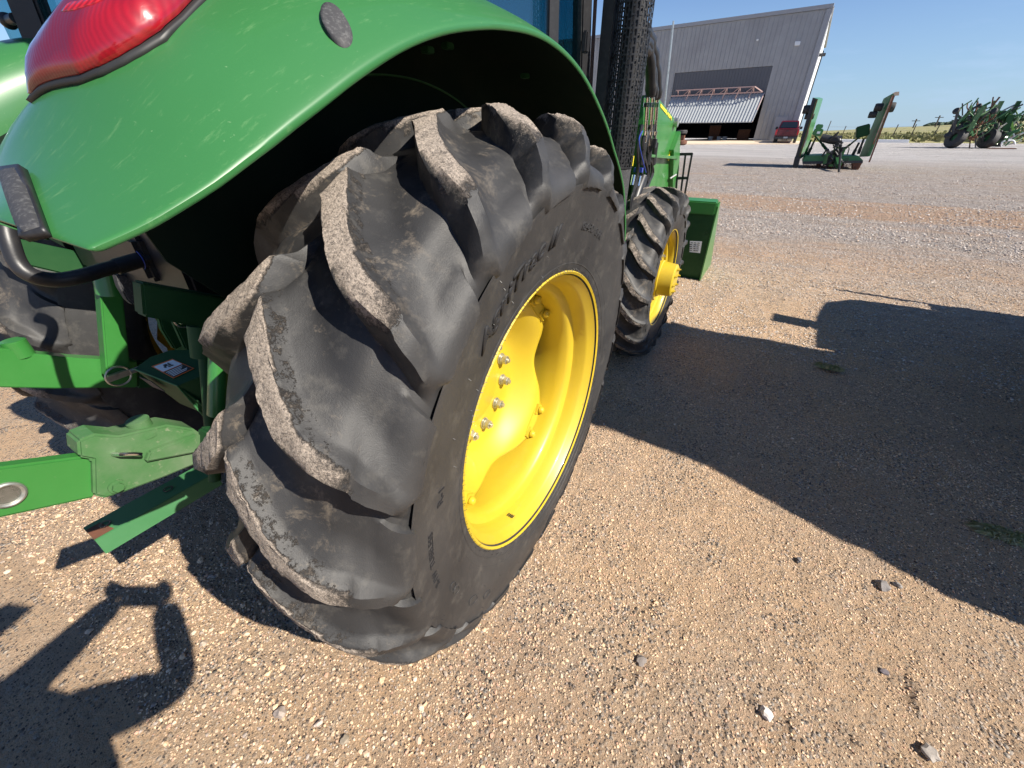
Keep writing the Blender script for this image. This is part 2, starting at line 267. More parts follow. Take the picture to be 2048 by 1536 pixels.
# ---------------------------------------------------------------- object helpers
def wloc(o):
    v=Vector((0,0,0))
    while o is not None: v+=o.location; o=o.parent
    return v
def tag(o,label=None,cat=None,group=None,kind=None):
    if label:o['label']=label
    if cat:o['category']=cat
    if group:o['group']=group
    if kind:o['kind']=kind
    return o
def empty(name,loc,label,cat,group=None):
    o=bpy.data.objects.new(name,None); COL.objects.link(o); o.location=loc; o.empty_display_size=.1; return tag(o,label,cat,group)
class MB:
    def __init__(s): s.v=[];s.f=[]
    def add(s,vs,fs):
        n=len(s.v); s.v+= [tuple(map(float,v)) for v in vs]; s.f+=[tuple(n+i for i in f) for f in fs]; return s
    def box(s,a,b,rot=None,c=None):
        x0,y0,z0=a;x1,y1,z1=b
        vs=[(x,y,z) for z in (z0,z1) for y in (y0,y1) for x in (x0,x1)]
        if rot is not None:
            c=Vector(c if c else ((x0+x1)/2,(y0+y1)/2,(z0+z1)/2)); R=Euler(rot).to_matrix(); vs=[tuple(R@(Vector(v)-c)+c) for v in vs]
        return s.add(vs,[(0,2,3,1),(4,5,7,6),(0,1,5,4),(2,6,7,3),(0,4,6,2),(1,3,7,5)])
    def beam(s,p,q,wd,ht,up=(0,0,1)):
        p=Vector(p);q=Vector(q);d=(q-p).normalized();u=Vector(up); sd_=d.cross(u)
        if sd_.length<1e-4: sd_=d.cross(Vector((1,0,0)))
        sd_.normalize(); u=sd_.cross(d).normalized()
        vs=[P+sd_*a*wd/2+u*b*ht/2 for P in (p,q) for a,b in ((-1,-1),(1,-1),(1,1),(-1,1))]
        return s.add(vs,[(0,3,2,1),(4,5,6,7),(0,1,5,4),(1,2,6,5),(2,3,7,6),(3,0,4,7)])
    def tube(s,pts,r,n=12,cap=True,close=False):
        pts=[Vector(p) for p in pts]; m=len(pts); rs=r if isinstance(r,(list,tuple)) else [r]*m
        vs=[];fs=[];prev=None
        for i,p in enumerate(pts):
            a=pts[(i-1)%m] if (i>0 or close) else p; b=pts[(i+1)%m] if (i<m-1 or close) else p
            d=(b-a).normalized()
            if prev is None:
                u=d.cross(Vector((0,0,1))); 
                if u.length<.1: u=d.cross(Vector((1,0,0)))
                u.normalize()
            else: u=(prev-d*prev.dot(d)).normalized()
            prev=u; v=d.cross(u)
            for k in range(n): vs.append(p+(u*cos(2*pi*k/n)+v*sin(2*pi*k/n))*rs[i])
        for i in range(m if close else m-1):
            j=(i+1)%m
            for k in range(n): fs.append((i*n+k,i*n+(k+1)%n,j*n+(k+1)%n,j*n+k))
        if cap and not close: fs+= [tuple(range(n-1,-1,-1)),tuple((m-1)*n+k for k in range(n))]
        return s.add(vs,fs)
    def cyl(s,p,q,r,n=16,r2=None): return s.tube([p,q],[r,r if r2 is None else r2],n)
    def prism(s,poly,off):
        """poly: list of 3-D points, extruded by vector off"""
        n=len(poly); off=Vector(off); a=[Vector(p) for p in poly]; b=[p+off for p in a]
        return s.add(a+b,[tuple(range(n-1,-1,-1)),tuple(range(n,2*n))]+[(i,(i+1)%n,n+(i+1)%n,n+i) for i in range(n)])
    def lathe(s,prof,axis='x',n=48,c=(0,0,0),close=False):
        m=len(prof);vs=[]
        for k in range(n):
            t=2*pi*k/n
            for (x,r) in prof:
                if axis=='x': vs.append((c[0]+x,c[1]+r*cos(t),c[2]+r*sin(t)))
                elif axis=='z': vs.append((c[0]+r*cos(t),c[1]+r*sin(t),c[2]+x))
                else: vs.append((c[0]+r*cos(t),c[1]+x,c[2]+r*sin(t)))
        fs=[]
        for k in range(n):
            k2=(k+1)%n
            for i in range(m if close else m-1): i2=(i+1)%m; fs.append((k*m+i,k*m+i2,k2*m+i2,k2*m+i))
        return s.add(vs,fs)
    def ball(s,c,r,n=10,sx=(1,1,1)):
        return s.tube([(c[0],c[1],c[2]+r*sx[2]*-cos(pi*i/n)) for i in range(n+1)],[max(1e-4,r*sin(pi*i/n)) for i in range(n+1)],n+4)
    def torus(s,c,R,r,ax='x',n=24,m=8):
        pts=[]
        for k in range(n):
            t=2*pi*k/n
            pts.append({'x':(c[0],c[1]+R*cos(t),c[2]+R*sin(t)),'y':(c[0]+R*cos(t),c[1],c[2]+R*sin(t)),'z':(c[0]+R*cos(t),c[1]+R*sin(t),c[2])}[ax])
        return s.tube(pts,r,m,close=True)
    def build(s,name,material,parent=None,loc=(0,0,0),smooth=35,bevel=0,label=None,world=True):
        me=bpy.data.meshes.new(name); wl=Vector(loc)+(wloc(parent) if (parent and not world) else Vector((0,0,0)))
        if world: vs=[Vector(v)-wl for v in s.v]
        else: vs=s.v
        me.from_pydata([tuple(v) for v in vs],[],s.f); me.update()
        bm=bmesh.new(); bm.from_mesh(me); bmesh.ops.recalc_face_normals(bm,faces=bm.faces)
        if bevel: 
            es=[e for e in bm.edges if len(e.link_faces)==2 and e.calc_face_angle(0)>radians(40)]
            bmesh.ops.bevel(bm,geom=es,offset=bevel,segments=2,affect='EDGES',clamp_overlap=True)
        bm.to_mesh(me); bm.free()
        return finish(name,me,material,parent,loc if world else loc,smooth,label,world)
def finish(name,me,material,parent,loc,smooth=35,label=None,world=True):
    me.materials.append(material if not isinstance(material,str) else M[material])
    if smooth:
        me.shade_smooth(); me.set_sharp_from_angle(angle=radians(smooth))
    o=bpy.data.objects.new(name,me); COL.objects.link(o)
    if parent:
        o.parent=parent
        o.location=(Vector(loc)-wloc(parent)) if world else Vector(loc)
    else: o.location=loc
    if label:o['label']=label
    return o
def npmesh(name,V,F,smooth=True):
    me=bpy.data.meshes.new(name); V=np.asarray(V,dtype=np.float32); F=np.asarray(F,dtype=np.int32)
    me.vertices.add(len(V)); me.vertices.foreach_set('co',V.ravel()); k=F.shape[1]
    me.loops.add(F.size); me.loops.foreach_set('vertex_index',F.ravel()); me.polygons.add(len(F))
    me.polygons.foreach_set('loop_start',np.arange(0,F.size,k,dtype=np.int32)); me.polygons.foreach_set('loop_total',np.full(len(F),k,dtype=np.int32))
    me.update(calc_edges=True); me.validate()
    return me
def attr(me,name,arr): 
    a=me.attributes.new(name,'FLOAT','POINT'); a.data.foreach_set('value',np.asarray(arr,dtype=np.float32))
def vnoise(x,y,seed=0):
    r=np.random.default_rng(seed).random((256,256)); xi=np.floor(x).astype(int);yi=np.floor(y).astype(int);fx=x-xi;fy=y-yi
    fx=fx*fx*(3-2*fx);fy=fy*fy*(3-2*fy); g=lambda a,b:r[a%256,b%256]
    return (g(xi,yi)*(1-fx)+g(xi+1,yi)*fx)*(1-fy)+(g(xi,yi+1)*(1-fx)+g(xi+1,yi+1)*fx)*fy
def copy_tree(o,parent=None):
    c=o.copy(); COL.objects.link(c); c.parent=parent
    if parent is None: c.parent=None
    for ch in [k for k in COL.objects if k.parent==o]: copy_tree(ch,c)
    return c
exec_parts=[]
# ================================================================ GROUND
def zg(y): return .045+.0116*np.clip(np.asarray(y,float)-12,0,48)
def relief(x,y):
    h=.022*(vnoise(x*.9+9,y*.9+3,1)-.5)+.012*(vnoise(x*3.1,y*3.1,2)-.5)
    k=np.clip((9-y)/6,0,1)*np.clip((x+6)/2,0,1)
    h=h+k*(.008*(vnoise(x*11+5,y*11,3)-.5)+.006*(vnoise(x*27,y*27+7,4)-.5)+.0035*(vnoise(x*61,y*61+7,5)-.5))
    lump=np.clip(vnoise(x*20+31,y*20,6)-.62,0,1)*np.clip(vnoise(x*1.6+3,y*1.6+8,7)-.4,0,1)
    return h+k*lump*.09
def gridcoords(lo,hi,step,far_lo,far_hi,g=1.09):
    a=list(np.arange(lo,hi,step)); s=step; p=a[-1]
    while p<far_hi: s*=g; p+=s; a.append(p)
    b=[];s=step;p=lo
    while p>far_lo: s*=g; p-=s; b.append(p)
    return np.array(b[::-1]+a)
gx=gridcoords(-2.0,1.9,.0095,-260,260,1.07); gy=gridcoords(-1.0,2.6,.0095,-60,330,1.05)
X_,Y_=np.meshgrid(gx,gy); Hh=zg(Y_)+relief(X_,Y_)*np.clip((60-Y_)/30,0,1)-.6*np.clip((Y_-58.8)/3,0,1)
# the ground rises a little under the tyre contact so the tyres sit in it
V=np.stack([X_.ravel(),Y_.ravel(),Hh.ravel()],1); nx=len(gx); ny=len(gy)
idx=np.arange(nx*ny).reshape(ny,nx); F=np.stack([idx[:-1,:-1].ravel(),idx[:-1,1:].ravel(),idx[1:,1:].ravel(),idx[1:,:-1].ravel()],1)
me=npmesh('ground',V,F); me.shade_smooth(); me.materials.append(M['ground']); g=bpy.data.objects.new('ground',me); COL.objects.link(g); tag(g,kind='structure')
# field and low hill to the right beyond the yard
fx=np.concatenate([np.linspace(-3,40,96),np.geomspace(41,900,70)]); fy=np.concatenate([np.linspace(57.0,62,12),np.linspace(63,110,50),np.geomspace(112,1100,60)])
X2,Y2=np.meshgrid(fx,fy)
def hill(x,y):
    t=np.clip((y-60)/420,0,1); ang=x/(y+1)
    rise=.6+.004*np.clip(y-58,0,1e9)*.9
    b=np.clip((ang+.0)/.33,0,1.3)
    return -.32*np.clip((58.8-y)/1.8,0,1)+.76+ (y-58)*.0021+np.clip((y-60)/260,0,1)**1.2*(1-np.clip((y-400)/500,0,1)*.2)*(5.6*b**1.1)+.25*(vnoise(x*.15,y*.15,12)-.5)+ .12*(vnoise(x*1.3,y*.9,13)-.5)
H2=hill(X2,Y2)
idx=np.arange(X2.size).reshape(X2.shape); F=np.stack([idx[:-1,:-1].ravel(),idx[:-1,1:].ravel(),idx[1:,1:].ravel(),idx[1:,:-1].ravel()],1)
me=npmesh('grass_field',np.stack([X2.ravel(),Y2.ravel(),H2.ravel()],1),F); me.shade_smooth(); me.materials.append(M['field']); g=bpy.data.objects.new('grass_field',me); COL.objects.link(g); tag(g,kind='structure')
# tufts of tall grass along the near edge of the field
mb=MB()
for i in range(9000):
    y=57.6+abs(random.gauss(0,22)); x=random.uniform(1.2,34+ (y-57)*.5); z=float(hill(x,y)); h=random.uniform(.10,.30); a=random.uniform(0,pi); wd=random.uniform(.1,.3)
    dx,dy=cos(a)*wd,sin(a)*wd; lx=random.uniform(-.15,.15)
    mb.add([(x-dx,y-dy,z-.05),(x+dx,y+dy,z-.05),(x+dx*.5+lx,y+dy*.5,z+h),(x+lx,y,z+h*1.25),(x-dx*.6+lx,y-dy*.6,z+h*.9)],[(0,1,2,3,4)])
o=mb.build('field_grass',mat('tall_field_grass',(.20,.19,.08),.9,noise_=[(.35,(.13,.15,.055),.4,.65),(1.7,(.29,.25,.13),.5,.7)]),smooth=0); tag(o,kind='stuff')
# far scrub line on the hill
mb=MB()
for i in range(900):
    y=random.uniform(300,520); ang=random.uniform(.17,.36); x=ang*y*1.05; z=float(hill(x,y)); r=random.uniform(1.2,3.0)*(1 if ang>.2 else .6)
    n=7; vs=[]
    for k in range(3):
        for j in range(n): vs.append((x+r*(1.0,1.1,.55)[k]*cos(2*pi*j/n+k)*random.uniform(.7,1.2),y+r*sin(2*pi*j/n+k)*random.uniform(.7,1.2),z+(-.3,.55,1.0)[k]*r*.8*random.uniform(.8,1.2)))
    fs=[(k*n+j,k*n+(j+1)%n,(k+1)*n+(j+1)%n,(k+1)*n+j) for k in range(2) for j in range(n)]+[tuple(2*n+j for j in range(n))]
    mb.add(vs,fs)
o=mb.build('distant_scrub',M['scrub'],smooth=0); tag(o,kind='stuff')
# loose gravel: thousands of small stones half sunk in the dirt
def ico(sub):
    bm=bmesh.new(); bmesh.ops.create_icosphere(bm,subdivisions=sub,radius=1); v=np.array([x.co[:] for x in bm.verts]); f=np.array([[q.index for q in x.verts] for x in bm.faces]); bm.free(); return v,f
def stone_batch(name,P,S,sub,cols,flat=.55,sink=.25):
    v,f=ico(sub); n=len(P); a=RNG.random(n)*2*pi
    d=1+.55*(RNG.random((n,len(v)))-.5); sc3=np.stack([np.ones(n),.6+.4*RNG.random(n),flat*(.7+.6*RNG.random(n))],1)
    W=v[None]*d[...,None]*sc3[:,None]*S[:,None,None]
    c,s=np.cos(a)[:,None],np.sin(a)[:,None]; W=np.stack([W[...,0]*c-W[...,1]*s,W[...,0]*s+W[...,1]*c,W[...,2]],2)
    W=W+P[:,None]; W[...,2]+= (S*flat*(1-2*sink)*.9)[:,None]
    FF=(f[None]+(np.arange(n)*len(v))[:,None,None]).reshape(-1,3)
    me=npmesh(name,W.reshape(-1,3),FF)
    ca=me.attributes.new('tint','FLOAT_COLOR','POINT'); cc=np.repeat(np.concatenate([cols,np.ones((n,1))],1),len(v),0); ca.data.foreach_set('color',cc.astype(np.float32).ravel())
    me.materials.append(M['stones']); return me
PAL=np.array([(.70,.49,.31),(.66,.46,.30),(.62,.45,.31),(.52,.38,.26),(.34,.27,.21),(.66,.52,.38),(.52,.32,.22),(.40,.33,.28),(.72,.50,.31),(.70,.49,.31)])
PALF=np.array([(.52,.47,.42),(.46,.40,.35),(.38,.33,.29),(.60,.54,.48),(.28,.24,.22),(.50,.39,.30),(.42,.31,.24)])
def scatter(n,x0,x1,y0,y1,smin,smax,power,clus=.0,seed=3,pal=0,fade=0):
    x=RNG.uniform(x0,x1,n);y=RNG.uniform(y0,y1,n)
    if clus: 
        k=vnoise(x*1.4+4,y*1.4+seed,20)*.6+vnoise(x*4+4,y*4+seed,21)*.4; keep=k>RNG.uniform(clus-.14,clus+.14,n); x,y=x[keep],y[keep]
    if fade: kk=RNG.random(len(x))>(y-y0)/fade; x,y=x[kk],y[kk]
    S=smin+(smax-smin)*RNG.random(len(x))**power
    P=np.stack([x,y,zg(y)+relief(x,y)],1); PP_=PALF if pal else PAL; c=PP_[RNG.integers(0,len(PP_),len(x))]*(.8+.4*RNG.random((len(x),1))); return P,S,c
mes=[]
for args,sub in (((9000,-2.2,1.4,-1.0,.9,.003,.0065,2.6,.46),1),((80000,-2.1,1.9,-1.0,1.6,.0018,.0042,1.3,.12),1),((60000,-1,3.8,1.2,5.0,.0025,.006,1.4,.18),1),((9000,-2.4,3.2,-.9,4.2,.003,.009,2.0,.5),1),((500,-2.0,.0,-1.05,.0,.005,.012,2.6,.42),2),((90000,-1.5,7.5,2.4,9.5,.0035,.0105,1.6,.36,3,1),0),((60000,-2,15,7,24,.008,.022,1.7,.38,9,1,19),0)):
    P,S,c=scatter(*args); mes.append(stone_batch('b',P,S,max(sub,1),c))
bm=bmesh.new(); off=0
base=mes[0]; obs=[]
Vs=[];Fs=[];Cs=[];k=0
for me in mes:
    n=len(me.vertices); v=np.empty(n*3,dtype=np.float32); me.vertices.foreach_get('co',v); Vs.append(v.reshape(-1,3)); l=np.empty(len(me.loops),dtype=np.int32); me.loops.foreach_get('vertex_index',l); Fs.append(l.reshape(-1,3)+k); c=np.empty(n*4,dtype=np.float32); me.attributes['tint'].data.foreach_get('color',c); Cs.append(c); k+=n
me=npmesh('gravel',np.concatenate(Vs),np.concatenate(Fs)); ca=me.attributes.new('tint','FLOAT_COLOR','POINT'); ca.data.foreach_set('color',np.concatenate(Cs)); me.materials.append(M['stones'])
me.shade_smooth(); me.set_sharp_from_angle(angle=radians(38)); o=bpy.data.objects.new('gravel',me); COL.objects.link(o); tag(o,kind='stuff')
for m_ in mes: bpy.data.meshes.remove(m_)
# larger single stones that can be told apart
for (q,s,col,lab) in [((1597,1120),.014,(.13,.12,.12),'dark rounded stone lying just outside the edge of the big shadow'),
    ((1765,1172),.022,(.22,.20,.19),'largest grey jagged stone lying close below the edge of the big shadow'),
    ((1795,1170),.013,(.24,.22,.20),'small grey stone touching the larger jagged one near the shadow edge'),
    ((1768,1342),.013,(.14,.12,.13),'small dark stone alone on the sunny dirt at lower right'),
    ((1283,1322),.018,(.22,.19,.17),'grey brown stone below the bottom of the rear tyre'),
    ((1860,1505),.020,(.34,.30,.26),'pale flat stone at the bottom right edge of the picture'),
    ((1530,1430),.016,(.6,.55,.5),'whitish stone on the dirt at bottom middle right'),
    ((562,1428),.017,(.34,.28,.24),'flat brown stone with a dark gap above it, below the tyre'),
    ((690,1480),.013,(.33,.27,.2),'rounded ochre stone near the bottom edge left of centre')]:
    P=np.array(PZ(*q,.045))[None]; P[0,2]=.045+float(relief(P[:,0],P[:,1])[0]); me=stone_batch('stone',P,np.array([s]),2,np.array([col]),flat=.6,sink=.2); me.shade_smooth(); me.set_sharp_from_angle(angle=radians(30)); ov=P[0].copy()
    me.transform(Matrix.Translation(-Vector(ov))); o=bpy.data.objects.new('stone',me); COL.objects.link(o); o.location=ov; tag(o,lab,'stone','single larger stones on the dirt')
# weeds
def weed(c,r,n,lab,nm='weed',squash=1):
    mb=MB()
    for i in range(n):
        a=random.uniform(0,2*pi); l=random.uniform(.4,1)*r; b=random.gauss(0,r*.25); x0=c[0]+random.uniform(-r,r)*.6; y0=c[1]+random.uniform(-r,r)*.25
        x1=x0+cos(a)*l*.7; y1=y0+sin(a)*l*.35; h=random.uniform(.005,.03); wd=.0018
        mb.add([(x0-wd,y0,.045),(x0+wd,y0,.045),((x0+x1)/2+wd,(y0+y1)/2,.045+h),(x1,y1,.045+h*.6),((x0+x1)/2-wd,(y0+y1)/2,.045+h)],[(0,1,2,3,4)])
    o=mb.build(nm,M['weed'],loc=c,smooth=0); tag(o,lab,'weed'); return o
weed(PZ(1660,738,.045),.085,420,'flattened pale tuft of weed inside the big shadow')
weed(PZ(2015,1078,.045),.12,900,'low green and yellow weed patch at the right edge inside the shadow')
# ================================================================ TYRES
def make_tyre(name,R,rf,W,NL,lugh,phi,bulge,Hs,mb_cols=None,top_w=.28,slope_end=.66,topfade=.75,parent=None,rows=1.0,TH=None,tilt=None,wearf=1.0):
    """Tyre in local coordinates: axis = x, outer flange plane x=0, body extends to x=-W. phi(s): lug centre-line angle in degrees, s = 0 at the tread centre, 1 at the shoulder, 2 at the lower end of the buttress"""
    cx=-W/2; hw=W/2; pit=2*pi/NL; TH=TH or hw
    Rf=R-lugh
    # profile of one half: (s, x offset from centre, r)
    P=[(-.14,-.14*TH,Rf-.004),(0,0,Rf),(.25,.26*TH,Rf-.002),(.5,.51*TH,Rf-.006),(.75,.77*TH,Rf-.013),(.9,.93*TH,Rf-.023),(1.0,1.03*TH,Rf-.038),(1.15,TH+(hw+bulge-TH)*.42,Rf-.058),(1.4,TH+(hw+bulge-TH)*.78,Rf-.090),(1.7,TH+(hw+bulge-TH)*.955,Rf-.125),(2.0,hw+bulge,R-.27*(R-rf)*1.6),(2.3,hw+bulge*.90,rf+.30*(R-rf)),(2.6,hw+bulge*.66,rf+.16*(R-rf)),(2.85,hw+bulge*.34,rf+.055*(R-rf)),(3.0,hw+.004,rf+.008),(3.06,hw-.006,rf-.006)]
    S=np.array([p[0] for p in P]); Xo=np.array([p[1] for p in P]); Rr=np.array([p[2] for p in P])
    def cr(s,A):
        s=np.asarray(s,float); i=np.clip(np.searchsorted(S,s)-1,0,len(S)-2); t=(s-S[i])/(S[i+1]-S[i])
        i0=np.clip(i-1,0,len(S)-1);i3=np.clip(i+2,0,len(S)-1)
        m1=(A[i+1]-A[i0])/(S[i+1]-S[i0])*(S[i+1]-S[i]); m2=(A[i3]-A[i])/(S[i3]-S[i])*(S[i+1]-S[i])
        return (2*t**3-3*t**2+1)*A[i]+(t**3-2*t**2+t)*m1+(-2*t**3+3*t**2)*A[i+1]+(t**3-t**2)*m2
    ss=np.concatenate([[-.14,-.125,-.11,-.095,-.08,-.065,-.04,-.02],np.linspace(0,1.0,int(26*rows)),np.linspace(1.03,2.05,int(26*rows)),np.linspace(2.1,3.06,int(18*rows))])
    xs=cr(ss,Xo); rs=cr(ss,Rr); dx=np.gradient(xs); dr=np.gradient(rs); ln=np.hypot(dx,dr)+1e-9; nxp=-dr/ln; nrp=dx/ln
    # columns over one pitch: u, height fraction
    u_top0=-.145; tw=top_w
    ucols=np.array([-.205,-.185,-.165,-.150,-.140,-.120,-.05,.02,.08,.112,.125,.140,.152,.170,.19,.215,.24,.30,.36,.42,.48,.54,.60,.66,.72,.76]); 
    def hu(u,taper):
        # top width narrows toward the shoulder
        a=-.145*taper; b=.14*taper; lo=a-.045; hi=b+.36
        up=np.clip((u-lo)/(a-lo),0,1); up=up*up*(3-2*up)*.25+up*.75; dn=1-np.clip((u-b)/(hi-b),0,1); q_=np.clip((u-b)/.075,0,1); dn2=np.where(u<b+.075,1-.50*q_**.85,.50*(1-np.clip((u-b-.075)/(hi-b-.075),0,1))**1.5)
        h=np.where(u<a,up,np.where(u<=b,1,dn2)); h=np.where((u>b)&(u<b+.012),1-.08*(u-b)/.012,h)
        return h
    Vx=[];Fq=[];wear=[];dirt=[];base=0; rngl=np.random.default_rng(5)
    for side in (1,-1):
        nu=len(ucols); ns=len(ss); th0=0 if side==1 else pit/2
        ph=np.array([radians(phi(float(s))) for s in ss])
        taper=np.interp(ss,[-.24,-.15,.15,1,1.3,3.1],[.9,.98,.95,.64,.62,.62])
        amp=np.interp(ss,[-.14,-.115,-.085,-.06,1.0,1.08,1.25,1.6,1.93,1.985,2.03,3.1],[-.12,0,.80,1,1,.95,.62,.27,.16,.10,.0,.0])
        if side==-1: amp=np.where(ss<.3,np.interp(ss,[-.14,-.115,.12,.15,.20,.22],[-.12,0,0,.75,1,1]),amp)
        for L_ in range(NL):
            jit=rngl.normal(0,.006)
            U=ucols[None,:]*np.ones((ns,1)); hh=hu(U,taper[:,None])
            # buttress on the sidewall is a plateau rather than a ridge
            wS=np.clip((ss-1.15)/.45,0,1)[:,None]; lowb=np.interp(ss,[1.1,2.0],[-.17,.36])[:,None]; plate=np.clip((U-lowb+.05)/.06,0,1)*(U<.78)
            hh=hh*(1-wS)*np.clip(1.0,0,1)+plate*wS
            H_=hh*amp[:,None]*lugh*(1+jit)
            H_=np.where(amp[:,None]<0,amp[:,None]*lugh,H_)
            rr=rs[:,None]+nrp[:,None]*H_; xx=xs[:,None]+nxp[:,None]*H_
            # keep the tops flat across at crown radius
            TH=th0+ph[:,None]+(L_+U+.0)*pit
            # uneven worn edge
            top=(hh>.985)&(amp[:,None]>.9)
            rr=rr+np.where(hh>.93,rngl.normal(0,.0010,rr.shape),0)
            X=cx+side*xx; Yv=-rr*np.cos(TH); Z=rr*np.sin(TH)
            Vx.append(np.stack([X.ravel(),Yv.ravel(),Z.ravel()],1)); wear.append((np.where(top,1,np.where((hh>.45)&(amp[:,None]>.9),.34,0))*np.clip((1.10-ss)/.30,0.0,1)[:,None]).ravel()); dirt.append((np.clip(1-(ss-.75)/.5,0,1)[:,None]*np.ones_like(U)).ravel())
            idx=base+np.arange(ns*nu).reshape(ns,nu); q=np.stack([idx[:-1,:-1].ravel(),idx[:-1,1:].ravel(),idx[1:,1:].ravel(),idx[1:,:-1].ravel()],1)
            Fq.append(q if side==1 else q[:,::-1]); base+=ns*nu
            # join to the next lug: last column of this to first of next handled by overlapping columns below
            nxt=base if L_<NL-1 else base-ns*nu*NL
            idn=nxt+np.arange(ns*nu).reshape(ns,nu)
            q=np.stack([idx[:-1,-1],idn[:-1,0],idn[1:,0],idx[1:,-1]],1); Fq.append(q if side==1 else q[:,::-1])
    V=np.concatenate(Vx); F=np.concatenate(Fq)
    # flatten under load
    low=V[:,2]<-Hs+.004; V[low,2]=-Hs+.004+ (V[low,2]+Hs-.004)*.04
    if tilt is not None: V[:,0]+=tilt(V[:,1],V[:,2]); al_=np.degrees(np.arctan2(V[:,2],-V[:,1])); r_=np.hypot(V[:,1],V[:,2]); k_=np.interp(al_,[-180,-160,-100,-70,-40,-15,5,30,50,65,80,110,150,180],[1,1,1,.985,.957,.950,.972,1,1,.985,.968,.975,.99,1]); wk=np.clip((r_-.54)/.16,0,1); k_=1+(k_-1)*wk; V[:,1]*=k_; V[:,2]*=k_
    bl=0*np.clip((-V[:,2]-.45*R)/(.4*R),0,1)*np.clip(1-np.abs(V[:,1])/(.45*R),0,1)*np.clip((np.hypot(V[:,1],V[:,2])-rf)/.06,0,1); V[:,0]+=np.sign(V[:,0]-cx)*bl*.018*np.clip(np.abs(V[:,0]-cx)/hw,0,1)
    # orient faces outwards
    me=npmesh(name,V,F); attr(me,'wear',np.concatenate(wear)*wearf); attr(me,'dirt',np.concatenate(dirt))
    me.materials.append(M['rubber']); me.shade_smooth(); me.set_sharp_from_angle(angle=radians(42))
    prof=(ss,xs,rs,nxp,nrp,cx,amp)
    return me,prof
def link(name,me,parent,loc=(0,0,0)):
    o=bpy.data.objects.new(name,me); COL.objects.link(o); o.parent=parent; o.location=loc; return o
# lug centre line measured for the rear tyre (deg), relative to lug phase 0 at nose
def phi_rear(s): return float(np.interp(s,[-.14,-.03,.1,.244,.50,.755,.95,1.05,1.3,2.0,3.1],[57.5,56.0,53.4,50.9,47.2,44.3,42.4,41.2,38.0,33.0,33.0]))
def tilt_np(y,z):
    r=np.hypot(y,z); w_=np.clip((r-.43)/.22,0,1); w_=w_*w_*(3-2*w_); return w_*(-.035*y+.059*z-.004)
def phi_front(s): return float(np.interp(s,[-.24,0,.2,.5,.8,1.0,1.4,2.0,3.1],[17,15,11.5,6.5,2.5,0,-2,-5,-5]))
RW=.41; RH=.734; GZ0=.045
rear_me,rear_prof=make_tyre('tyre',.772,.398,.42,20,.050,phi_rear,.024,RH-GZ0,TH=.160,tilt=tilt_np)
